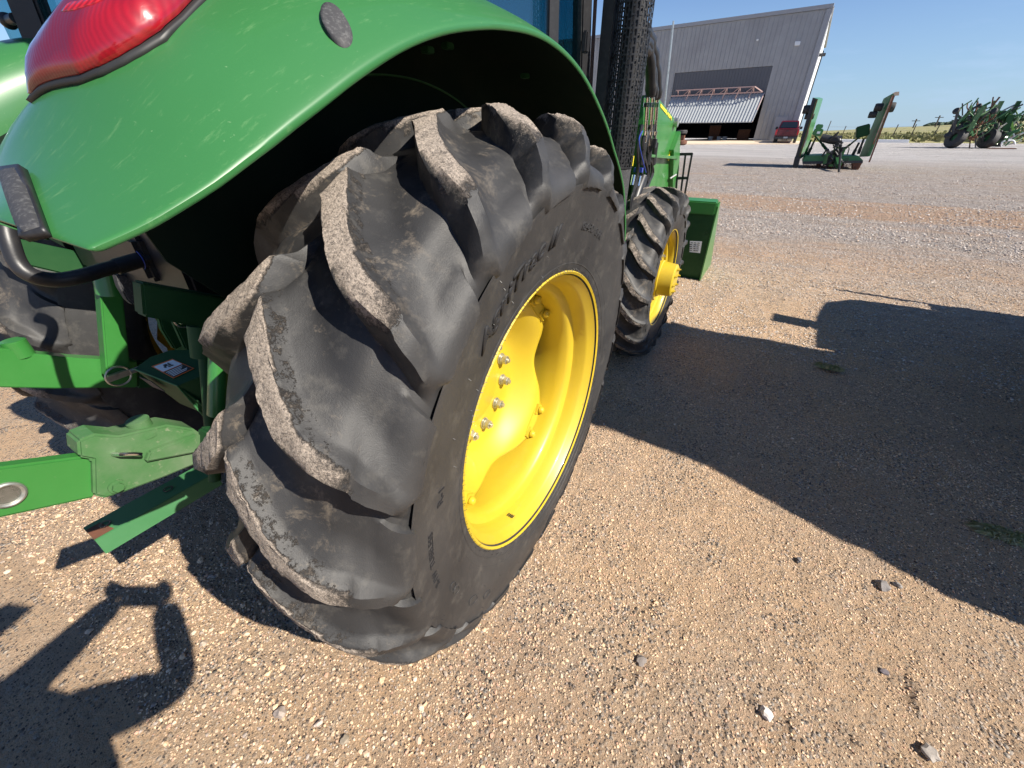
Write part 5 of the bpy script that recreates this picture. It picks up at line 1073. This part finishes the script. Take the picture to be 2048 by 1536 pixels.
# centre deck
d0,d1=zm(582,722,yn),zm(925,732,yn); mb=MB(); mb.prism([zm(582,745,yn),zm(600,716,yn),zm(700,712,yn),zm(905,718,yn),zm(928,742,yn),zm(926,756,yn),zm(585,762,yn)],(0,1.7,0)); dk=tb('centre_deck',mb,'green_old',mw,bevel=.015)
mb=MB(); mb.prism([zm(583,748,yn-.03),zm(926,742,yn-.03),zm(926,757,yn-.03),zm(583,763,yn-.03)],(0,.025,0)); tb('deck_edge',mb,'pad',dk)
mb=MB()
for i in range(80):
    X=590+325*i/79; p=zm(X,760,yn+.05); mb.tube([p,p+Vector((random.uniform(-.02,.02),0,-random.uniform(.12,.2)))],.008,4)
tb('chain_curtain',mb,'rust',mw,smooth=0)
mb=MB(); mb.prism([zm(868,757,yn),zm(925,752,yn),zm(900,796,yn),zm(870,797,yn)],(0,.6,0)); tb('deck_skid',mb,'rust',mw)
for X in (672,742,800):
    c=zm(X,772,yn+.8); mb=MB(); mb.lathe([(-.08,.0),(-.08,.14),(-.06,.17),(.06,.17),(.08,.14),(.08,0)],n=24,c=c); tb('carrier_wheel',mb,'rubber_plain',mw)
for (a,b,r) in (((655,600),(728,690),.05),((658,615),(612,712),.055),((632,625),(598,708),.05),((908,608),(815,682),.045),((905,640),(868,712),.055),((932,618),(900,705),.055)):
    mb=MB(); p,q=zm(*a,yn+.6),zm(*b,yn+.6); mb.tube([p,q],r*.7,10); mb.tube([p*.45+q*.55,q],r,10); tb('wing_cylinder',mb,'black' if r>.05 else 'green_dark',mw)
mb=MB()
for (X0,Y0,X1,Y1) in ((722,690,770,770),(765,665,812,720),(740,730,800,778)):
    p=zm(X0,Y0,yn);q=zm(X1,Y1,yn); mb.box((p.x,yn-.1,q.z),(q.x,yn+.35,p.z))
gb=tb('centre_gearbox',mb,'green',mw,bevel=.04)
mb=MB()
for i in range(34):
    X,Y=random.uniform(725,815),random.uniform(610,770); a=zm(X,Y,yn-.15); b=zm(X+random.uniform(-45,45),Y+random.uniform(-25,60),yn-.1); c=(a+b)/2+Vector((random.uniform(-.15,.15),0,random.uniform(-.1,.25))); mb.tube(smoothp([a,c,b],4),random.choice((.012,.02,.035)),6)
tb('mower_hoses',mb,'hose',mw)
mb=MB(); mb.tube([zm(688,612,yn),zm(745,625,yn),zm(800,628,yn)],[.13,.14,.16],12); mb.tube([zm(776,625,yn),zm(780,590,yn)],.02,8); tb('driveshaft',mb,'black',mw)
mb=MB(); mb.beam(zm(785,775,20.4),zm(775,730,yn),.10,.14); tb('tongue',mb,'green_dark',mw)
mb=MB(); p=zm(785,822,20.3); p.z=.12; mb.tube([p,zm(800,700,20.3)],.038,10); mb.box(p-Vector((.07,.07,.01)),p+Vector((.07,.07,.02))); tb('jack_stand',mb,'black',mw)
# ================================================================ FOLDED IMPLEMENTS, far right
def zq(X,Y,y=45.0): return Vector(PY(1860+X/10.9,180+Y/10.9,y))
cu_=empty('field_cultivator',(12.2,45,.42),'dark folded field cultivator on tall wheels with raised bars, left of the lime green machine','cultivator')
for i,(X,Y,y,r) in enumerate([(520,1140,45,.66),(1210,1190,45.5,.60)]):
    c=zq(X,Y,y); c.z=.42+r; Rz=Euler((0,.25,.5)).to_matrix(); mb=MB(); mb.lathe([(-.22,.25),(-.24,.5),(-.2,r*.96),(-.12,r),(.12,r),(.2,r*.96),(.24,.5),(.22,.25)],n=28,close=True); mb.v=[tuple(Rz@Vector(v)+c) for v in mb.v]; wv=tb('transport_wheel',mb,'rubber_plain',cu_)
    mb=MB(); mb.lathe([(-.05,.26),(-.02,.0)],n=20); mb.v=[tuple(Rz@Vector(v)+c) for v in mb.v]; tb('wheel_rim',mb,'green_old',wv)
bars=[((400,960),(560,640),.12,'pad'),((500,900),(600,480),.13,'pad'),((800,530),(1060,170),.07,'green_old'),((708,560),(706,290),.06,'pad'),((830,900),(1180,350),.22,'green_dusty'),((940,640),(1100,440),.16,'green_dusty'),((1020,620),(1200,340),.20,'green_old'),((1200,560),(1520,150),.09,'rust'),((1250,540),(1410,230),.10,'green_dusty'),((1380,600),(1570,240),.22,'green_dusty'),((1280,700),(1380,150),.06,'rust'),((560,1000),(640,830),.06,'pad'),((520,960),(560,800),.06,'pad'),((860,1260),(900,900),.06,'rust'),((990,1250),(1000,1000),.06,'pad'),((470,660),(640,660),.05,'pad'),((600,520),(680,600),.05,'pad'),((700,1040),(1100,900),.14,'green_dusty'),((560,820),(1100,640),.16,'pad'),((640,700),(900,420),.16,'green_dusty'),((880,430),(1060,340),.14,'pad')]
for (a,b,w_,m_) in bars:
    mb=MB(); yy=45+random.uniform(-.6,.9); mb.beam(zq(*a,yy),zq(*b,yy),w_,w_); tb('frame_bar',mb,m_,cu_,smooth=0)
for (X,Y,r) in ((575,455,.20),(390,985,.20),(640,820,.2),(1390,460,.2),(1080,340,.12)):
    c=zq(X,Y,44.7); mb=MB(); mb.lathe([(-.1,.0),(-.1,r*.8),(-.05,r),(.05,r),(.1,r*.8),(.1,0)],n=18); Rz=Euler((0,.5,.9)).to_matrix(); mb.v=[tuple(Rz@Vector(v)+c) for v in mb.v]; tb('gauge_wheel',mb,'rubber_plain',cu_)
def mess(par,region,n,mats,y0,s,name):
    for k,m_ in enumerate(mats):
        for j in range(n):
            X=random.uniform(region[0],region[2]);Y=random.uniform(region[1],region[3]); a=zq(X,Y,y0+random.uniform(-.5,1)); d=Vector((random.uniform(-.25,.5),random.uniform(-.3,.3),random.uniform(.1,.6)))*s; c=a+d*.5+Vector((random.uniform(-.2,.2),0,0))*s; mb=MB(); mb.tube(smoothp([a,c,a+d],3),random.uniform(.03,.07),6); tb(name,mb,m_,par,smooth=40)
mess(cu_,(600,480,1120,1100),20,('pad','green_old','green_dusty','rust'),45,1.4,'spring_shank')
dr=empty('seed_drill',(14.8,46,.43),'bright lime green folded machine at the far right edge beside a tree','seed drill')
for (a,b,w_,m_) in [((1450,570),(1590,880),.11,'lime'),((1500,700),(1700,470),.30,'lime'),((1740,540),(1810,880),.12,'lime'),((1780,520),(1950,240),.22,'green_dark'),((1560,640),(1590,460),.26,'green_dark'),((1480,560),(1560,450),.2,'green'),((1620,900),(1760,540),.35,'green_dark'),((1300,640),(1480,660),.07,'rust'),((1850,880),(1870,760),.05,'lime'),((1600,1000),(1740,900),.12,'cladtrim')]:
    if 'lime' not in M: M['lime']=mat('lime_paint',(.18,.38,.05),.5)
    mb=MB(); yy=46+random.uniform(-.5,.5); mb.beam(zq(*a,yy),zq(*b,yy),w_,w_); tb('frame_bar',mb,m_,dr,smooth=0)
mess(dr,(1080,640,1740,1220),22,('pad','green_old','green_dusty','steel'),46,1.8,'row_unit')
mb=MB(); mb.prism([zq(1260,1300,44.5),zq(1900,1290,44.5),zq(1880,1270,44.5),zq(1300,1275,44.5)],(0,.8,0)); tb('hitch_frame',mb,'rust',dr)
mb=MB(); mb.prism([zq(1040,900,46.3),zq(1650,900,46.3),zq(1560,1240,46.3),zq(1100,1230,46.3)],(0,.5,0)); tb('hopper',mb,'black',dr,bevel=.03)
mb=MB(); mb.tube(smoothp([zq(1700,1105),zq(1800,1100),zq(1840,1130),zq(1850,1185)],4),.05,8); tb('drain_pipe',mb,'white',dr)
mb=MB(); mb.tube(smoothp([zq(1640,1110),zq(1570,1140),zq(1550,1230)],4),.05,8); tb('drain_pipe',mb,'white',dr)
# small wheeled frame by the hangar's left jamb
eq=empty('tyre_stack_cart',(-9.3,44.0,.4),'brown low cart carrying an old tyre beside the hangar doorway','cart')
c=Vector(PY(1364,264,44)); mb=MB(); mb.lathe([(-.13,.2),(-.15,.4),(-.08,.46),(.08,.46),(.15,.4),(.13,.2)],n=26,c=c,axis='z',close=True); tb('tyre',mb,'rubber_plain',eq)
c=Vector(PY(1362,286,44)); c.z=max(c.z,.62); mb=MB(); mb.lathe([(-.16,.2),(-.18,.4),(-.1,.5),(.1,.5),(.18,.4),(.16,.2)],n=26,c=c,axis='z',close=True); tb('wheel',mb,'rust',eq)
mb=MB(); mb.box((c.x-.7,43.8,.75),(c.x+.2,44.3,1.2)); tb('cart_frame',mb,'rust',eq,bevel=.02)
# low concrete culvert pieces at the yard's edge
mb=MB(); mb.box((4.3,56.9,.52),(9.9,57.3,.82)); o=tb('concrete_kerb',mb,'whitewall',None,bevel=.04); tag(o,'long low white concrete kerb where the yard meets the field','kerb')
# fence
fe=empty('wire_fence',(10,60.5,.6),'wire fence on thin leaning posts along the edge of the field','fence')
for k in range(20):
    x=3.2+k*1.45+random.uniform(-.3,.3); y=60.5+random.uniform(-.1,.1); z=float(hill(x,y)); h=random.choice((1.15,1.25,1.6 if k%4==0 else 1.2)); mb=MB(); mb.beam((x,y,z-.2),(x+random.uniform(-.05,.12),y,z+h),.07 if k%4 else .12,.07); tb('fence_post',mb,'post',fe,smooth=0)
for h in (.35,.7,1.05):
    mb=MB(); mb.tube([(x,60.5,float(hill(x,60.5))+h) for x in np.linspace(3,31,30)],.008,4); tb('fence_wire',mb,'steel',fe)
for (a,b0,b1,lab) in ((1824,254,238,'thin utility pole on the skyline, leftmost of three'),(1868,252,231,'thin utility pole on the skyline in the middle of three'),(1904,250,229,'thin utility pole on the skyline just left of the folded cultivator')):
    p=Vector(PY(a,b0+6,230)); q=Vector(PY(a,b1,230)); q.x=p.x; r=empty('utility_pole',p,lab,'utility pole','utility poles on the skyline'); mb=MB(); mb.tube([p-Vector((0,0,1)),q],.22,8); tb('shaft',mb,'post',r); mb=MB(); mb.beam(q+Vector((-1.2,0,-.6)),q+Vector((1.2,0,-.6)),.2,.2); tb('crossarm',mb,'post',r)
# tree at the far right
tr_=empty('tree',(19.2,61,.8),'dark green leafy tree at the far right edge behind the machinery','tree')
mb=MB(); base=Vector((19.6,61,.7)); mb.tube([base,base+Vector((.1,0,1.2)),base+Vector((0,.1,2.2))],[.22,.16,.10],10)
for a in range(7): t=a*.9; mb.tube([base+Vector((0,0,1.0+.12*a)),base+Vector((.8*cos(t),.8*sin(t),2.0+.2*a)),base+Vector((1.5*cos(t),1.5*sin(t),2.7+.25*a))],[.09,.05,.02],7)
tb('trunk',mb,'bark',tr_)
V=[];F=[]
for i in range(60):
    c=base+Vector((random.gauss(0,.9),random.gauss(0,.9),random.uniform(.5,4.6)))*1.0; R0=random.uniform(.3,.62)
    for j in range(60):
        d=Vector((random.gauss(0,1),random.gauss(0,1),random.gauss(0,1))).normalized()*R0*random.random()**.4; p=c+d; u=Vector((random.gauss(0,1),random.gauss(0,1),random.gauss(0,1))).normalized()*.07; v=u.cross(Vector((random.random(),random.random(),random.random()))).normalized()*.05; n=len(V); V+=[p-u,p+v,p+u,p-v]; F.append((n,n+1,n+2,n+3))
me=bpy.data.meshes.new('crown'); me.from_pydata([Vector(v)-tr_.location for v in V],[],F); me.materials.append(M['leaf']); link('crown',me,tr_)
# loader level rod
mb=MB(); a=Vector(PY(1347,42,2.95)); b=Vector(PY(1329,215,2.95)); mb.tube([b,a],.0065,8); B('level_rod',mb,'steel',ms)
# ================================================================ SECOND TRACTOR, just outside the picture on the right (throws the big shadow)
N0=Vector((3.35,0,0))
nb=empty('neighbour_tractor',(3.35,1.6,0),'second green tractor parked to the right, outside the picture, casting the big shadow','tractor')
def nbp(name,mbx,m,par=nb,**k): return mbx.build(name,M[m],par,loc=tuple(wloc(par)),**k)
def frustum(mb,a,b,z0,z1):
    (x0,x1,y0,y1),(X0,X1,Y0,Y1)=a,b; vs=[(x0,y0,z0),(x1,y0,z0),(x1,y1,z0),(x0,y1,z0),(X0,Y0,z1),(X1,Y0,z1),(X1,Y1,z1),(X0,Y1,z1)]; mb.add(vs,[(3,2,1,0),(4,5,6,7),(0,1,5,4),(1,2,6,5),(2,3,7,6),(3,0,4,7)])
mb=MB(); frustum(mb,(2.62,4.08,.59,2.62),(2.62,4.08,.59,2.62),.9,1.42); nbp('cab_body',mb,'green',bevel=.03)
mb=MB(); frustum(mb,(2.60,4.10,.60,2.58),(2.62,4.08,.78,2.52),1.42,1.95); frustum(mb,(2.62,4.08,.78,2.52),(2.70,4.0,.80,2.42),1.95,2.52); cw=nbp('cab_glass',mb,'truckglass',bevel=.03)
mb=MB(); frustum(mb,(2.50,4.20,.77,2.48),(2.62,4.08,.82,2.40),2.50,2.68); nbp('cab_roof',mb,'green',bevel=.05)
mb=MB(); vs=[]
for y,z,w_ in ((2.60,1.80,.50),(3.3,1.78,.50),(3.75,1.72,.49),(3.98,1.55,.46),(4.08,1.2,.42)):
    vs+=[(3.35-w_,y,.75),(3.35-w_,y,z-.14),(3.35-w_*.75,y,z-.02),(3.35-w_*.3,y,z),(3.35+w_*.3,y,z),(3.35+w_*.75,y,z-.02),(3.35+w_,y,z-.14),(3.35+w_,y,.75)]
mb.add(vs,[(i*8+j,i*8+(j+1)%8,(i+1)*8+(j+1)%8,(i+1)*8+j) for i in range(4) for j in range(8)]+[tuple(range(7,-1,-1)),tuple(32+j for j in range(8))]); nbp('hood',mb,'green')
mb=MB(); mb.box((3.05,.6,.5),(3.65,3.9,.95)); nbp('chassis',mb,'green_dark',bevel=.02)
for s_ in (-1,1):
    o=wr.copy(); COL.objects.link(o); o.name='rear_wheel'; o.parent=nb; o.location=Vector((3.35+s_*.92,1.35,RH))-nb.location; o.scale=(s_,1,1)
    for ch in [k for k in COL.objects if k.parent==wr and k.name.split('.')[0] in ('tyre','wheel_disc','hub_plate')]:
        c=ch.copy(); COL.objects.link(c); c.parent=o
    o=fr.copy(); COL.objects.link(o); o.name='front_wheel'; o.parent=nb; o.location=Vector((3.35+s_*.80,3.35,FH))-nb.location; o.scale=(s_,1,1)
    for ch in [k for k in COL.objects if k.parent==fr and k.name.split('.')[0] in ('tyre','hub')]:
        c=ch.copy(); COL.objects.link(c); c.parent=o
    mb=MB(); pts=[(1.35-.86*cos(radians(a)),RH+.86*sin(radians(a))) for a in range(20,165,8)]; inn=[(1.35-.83*cos(radians(a)),RH+.83*sin(radians(a))) for a in range(164,20,-8)]
    x0=3.35+s_*.50; mb.prism([(x0,y,z) for y,z in pts+inn],(s_*.42,0,0)); nbp('fender',mb,'green')
    mb=MB(); mb.prism([(x0,y,z) for y,z in pts]+[(x0,2.1,.7),(x0,.7,.7)],(s_*.01,0,0)); nbp('fender_side',mb,'green_dark')
mb=MB(); mb.box((2.5,1.95,1.1),(2.62,2.62,1.16)).box((2.48,1.98,.55),(2.78,2.5,.60)); nbp('step',mb,'black')
mb=MB(); mb.box((2.74,3.0,1.66),(2.90,3.20,1.86)); mb.box((2.70,3.05,1.72),(2.76,3.15,1.80)); nbp('mirror',mb,'black',bevel=.01)
mb=MB(); mb.cyl((2.78,4.26,.9),(2.78,4.26,1.42),.018,10).cyl((3.92,4.26,.9),(3.92,4.26,1.42),.018,10).cyl((2.78,4.26,1.40),(3.92,4.26,1.40),.018,10).box((2.95,4.1,.6),(3.75,4.3,.9)); nbp('front_guard',mb,'black')
# ================================================================ PHOTOGRAPHER (behind the camera; only the shadow is in the picture)
pe=empty('person',(.44,-1.26,0),'person in cap, shirt and jeans holding up a phone with both hands','person')
def skinned(name,joints,edges,material,parent,root=0,sub=2):
    me=bpy.data.meshes.new(name); me.from_pydata([Vector(j[:3])-wloc(parent) for j in joints],edges,[]); o=link(name,me,parent); me.materials.append(M[material])
    md=o.modifiers.new('skin','SKIN'); 
    for i,j in enumerate(joints): me.skin_vertices[0].data[i].radius=(j[3],j[4] if len(j)>4 else j[3])
    me.skin_vertices[0].data[root].use_root=True; md.use_smooth_shade=True; s=o.modifiers.new('sub','SUBSURF'); s.levels=sub; s.render_levels=sub; return o
F_=Vector((-.30,.954,0)); R_2=Vector((.954,.30,0)); OP=Vector((.44,-1.26,0))
def bp_(r,f,z): p=OP+R_2*r+F_*f; return (p.x,p.y,z)
ph=Vector(CAM)-Vector(_f)*.035
def hp_(s): p=ph+Vector(_r)*s*.085-Vector(_f)*.02; return p
lh,rh=hp_(-1),hp_(1)
J=[bp_(0,0,.95)+(.16,.12),bp_(0,.01,1.15)+(.15,.11),bp_(0,0,1.36)+(.17,.11),bp_(-.02,-.05,1.49)+(.06,.06),bp_(-.03,-.07,1.58)+(.07,.08),bp_(-.03,-.08,1.67)+(.085,.10),
   bp_(-.17,-.07,1.39)+(.068,),bp_(-.27,.10,1.16)+(.062,),(lh.x,lh.y,lh.z-.03,.040),
   bp_(.19,.0,1.40)+(.075,),bp_(.235,.24,1.22)+(.056,),(rh.x,rh.y,rh.z-.03,.040),
   bp_(-.10,0,.88)+(.095,),bp_(-.12,.02,.50)+(.075,),bp_(-.13,-.02,.09)+(.045,),bp_(-.14,.14,.04)+(.04,),
   bp_(.10,0,.88)+(.095,),bp_(.12,.02,.50)+(.075,),bp_(.13,-.02,.09)+(.045,),bp_(.14,.14,.04)+(.04,)]
Ed=[(0,1),(1,2),(2,3),(3,4),(4,5),(2,6),(6,7),(7,8),(2,9),(9,10),(10,11),(0,12),(12,13),(13,14),(14,15),(0,16),(16,17),(17,18),(18,19)]
body=skinned('body',J,Ed,'skin',pe)
sh=skinned('shirt',[J[0][:3]+(.185,.145),J[1][:3]+(.175,.135),J[2][:3]+(.19,.13),J[6][:3]+(.08,),tuple(np.array(J[6][:3])*.45+np.array(J[7][:3])*.55)+(.066,),J[9][:3]+(.08,),tuple(np.array(J[9][:3])*.45+np.array(J[10][:3])*.55)+(.066,)],[(0,1),(1,2),(2,3),(3,4),(2,5),(5,6)],'shirt',pe)
jn=skinned('jeans',[J[0][:3]+(.18,.14),J[12][:3]+(.115,),J[13][:3]+(.085,),J[14][:3]+(.07,),J[16][:3]+(.115,),J[17][:3]+(.085,),J[18][:3]+(.07,)],[(0,1),(1,2),(2,3),(0,4),(4,5),(5,6)],'jeans',pe)
for s,hh in ((-1,lh),(1,rh)):
    b=Vector((hh.x,hh.y,hh.z-.03)); up=Vector(_u); inn=-Vector(_r)*s
    pj=[tuple(b)+(.022,),tuple(b+up*.035+Vector(_r)*s*.012)+(.030,.016),tuple(b+up*.07+Vector(_r)*s*.012)+(.030,.014)]; pe_=[(0,1),(1,2)]
    skinned('palm',pj,pe_,'skin',body,sub=1)
    for k in range(4):
        st=b+up*(.03+.014*k)+Vector(_r)*s*.018; m1=st+Vector(_f)*.012*0+inn*.01-Vector(_f)*.012; l=(.030,.036,.034,.026)[k]
        skinned('finger',[tuple(st)+(.0085,),tuple(st-Vector(_f)*.010+inn*l*.5)+(.008,),tuple(st-Vector(_f)*.016+inn*l)+(.007,)],[(0,1),(1,2)],'skin',body,sub=1)
    st=b+up*.02; skinned('thumb',[tuple(st)+(.010,),tuple(st-Vector(_f)*.028+inn*.012+up*.008)+(.009,),tuple(st-Vector(_f)*.028+inn*.035+up*.012)+(.008,)],[(0,1),(1,2)],'skin',body,sub=1)
# face and cap
hc=Vector(bp_(-.03,-.07,1.65)); mb=MB()
cap_pts=[]
mb.tube([hc+Vector((0,0,.04)),hc+Vector((0,0,.075)),hc+Vector((0,0,.115)),hc+Vector((0,0,.13))],[.105,.103,.07,.01],20); mb.prism([hc+F_*.08-R_2*.075+Vector((0,0,.04)),hc+F_*.19-R_2*.05+Vector((0,0,.025)),hc+F_*.20+R_2*.05+Vector((0,0,.025)),hc+F_*.08+R_2*.075+Vector((0,0,.04))],(0,0,.006)); mb.build('cap',M['hat'],pe,loc=tuple(wloc(pe)))
mb=MB(); mb.ball(hc+F_*.10-Vector((0,0,.02)),.016,8,(1,1,1.5)); mb.build('nose',M['skin'],body,loc=tuple(wloc(body)))
for s in (-1,1):
    mb=MB(); mb.ball(hc+F_*.090+R_2*s*.032+Vector((0,0,.01)),.011,8); mb.build('eye',M['inkblack'],body,loc=tuple(wloc(body))); mb=MB(); mb.ball(hc+R_2*s*.090-Vector((0,0,.01)),.022,8,(1,1,1.3)); mb.build('ear',M['skin'],body,loc=tuple(wloc(body)))
    mb=MB(); q=Vector(J[15 if s<0 else 19][:3]); mb.tube([q-F_*.19+Vector((0,0,.0)),q-F_*.05+Vector((0,0,.02)),q+F_*.08],[.045,.05,.035],12); mb.build('shoe',M['black'],pe,loc=tuple(wloc(pe)))
mb=MB(); mb.prism([hc+F_*.108-R_2*.022-Vector((0,0,.05)),hc+F_*.108+R_2*.022-Vector((0,0,.05)),hc+F_*.108+R_2*.018-Vector((0,0,.058)),hc+F_*.108-R_2*.018-Vector((0,0,.058))],F_*.003); mb.build('mouth',M['redlens'],body,loc=tuple(wloc(body)))
# phone, held sideways
pc=Vector(CAM)-Vector(_f)*.030; mb=MB(); vs=[pc+Vector(_r)*a*.078+Vector(_u)*(b*.038-.012)-Vector(_f)*c*.0045 for c in (-1,1) for b in (-1,1) for a in (-1,1)]; mb.add(vs,[(0,2,3,1),(4,5,7,6),(0,1,5,4),(2,6,7,3),(0,4,6,2),(1,3,7,5)]); p_=empty('phone',tuple(pc),'black phone held sideways in both hands of the photographer','phone'); mb.build('phone_body',M['black'],p_,loc=tuple(pc),bevel=.003)
mb=MB(); vs=[pc+Vector(_r)*a*.074+Vector(_u)*(b*.034-.012)-Vector(_f)*(.0046+.0004*c) for c in (0,1) for b in (-1,1) for a in (-1,1)]; mb.add(vs,[(0,2,3,1),(4,5,7,6),(0,1,5,4),(2,6,7,3),(0,4,6,2),(1,3,7,5)]); mb.build('phone_screen',M['truckglass'],p_,loc=tuple(pc),smooth=0)

for r_ in (nb,pe,p_): 
    pass
nb.location.z+=GZ0; pe.location.z+=0
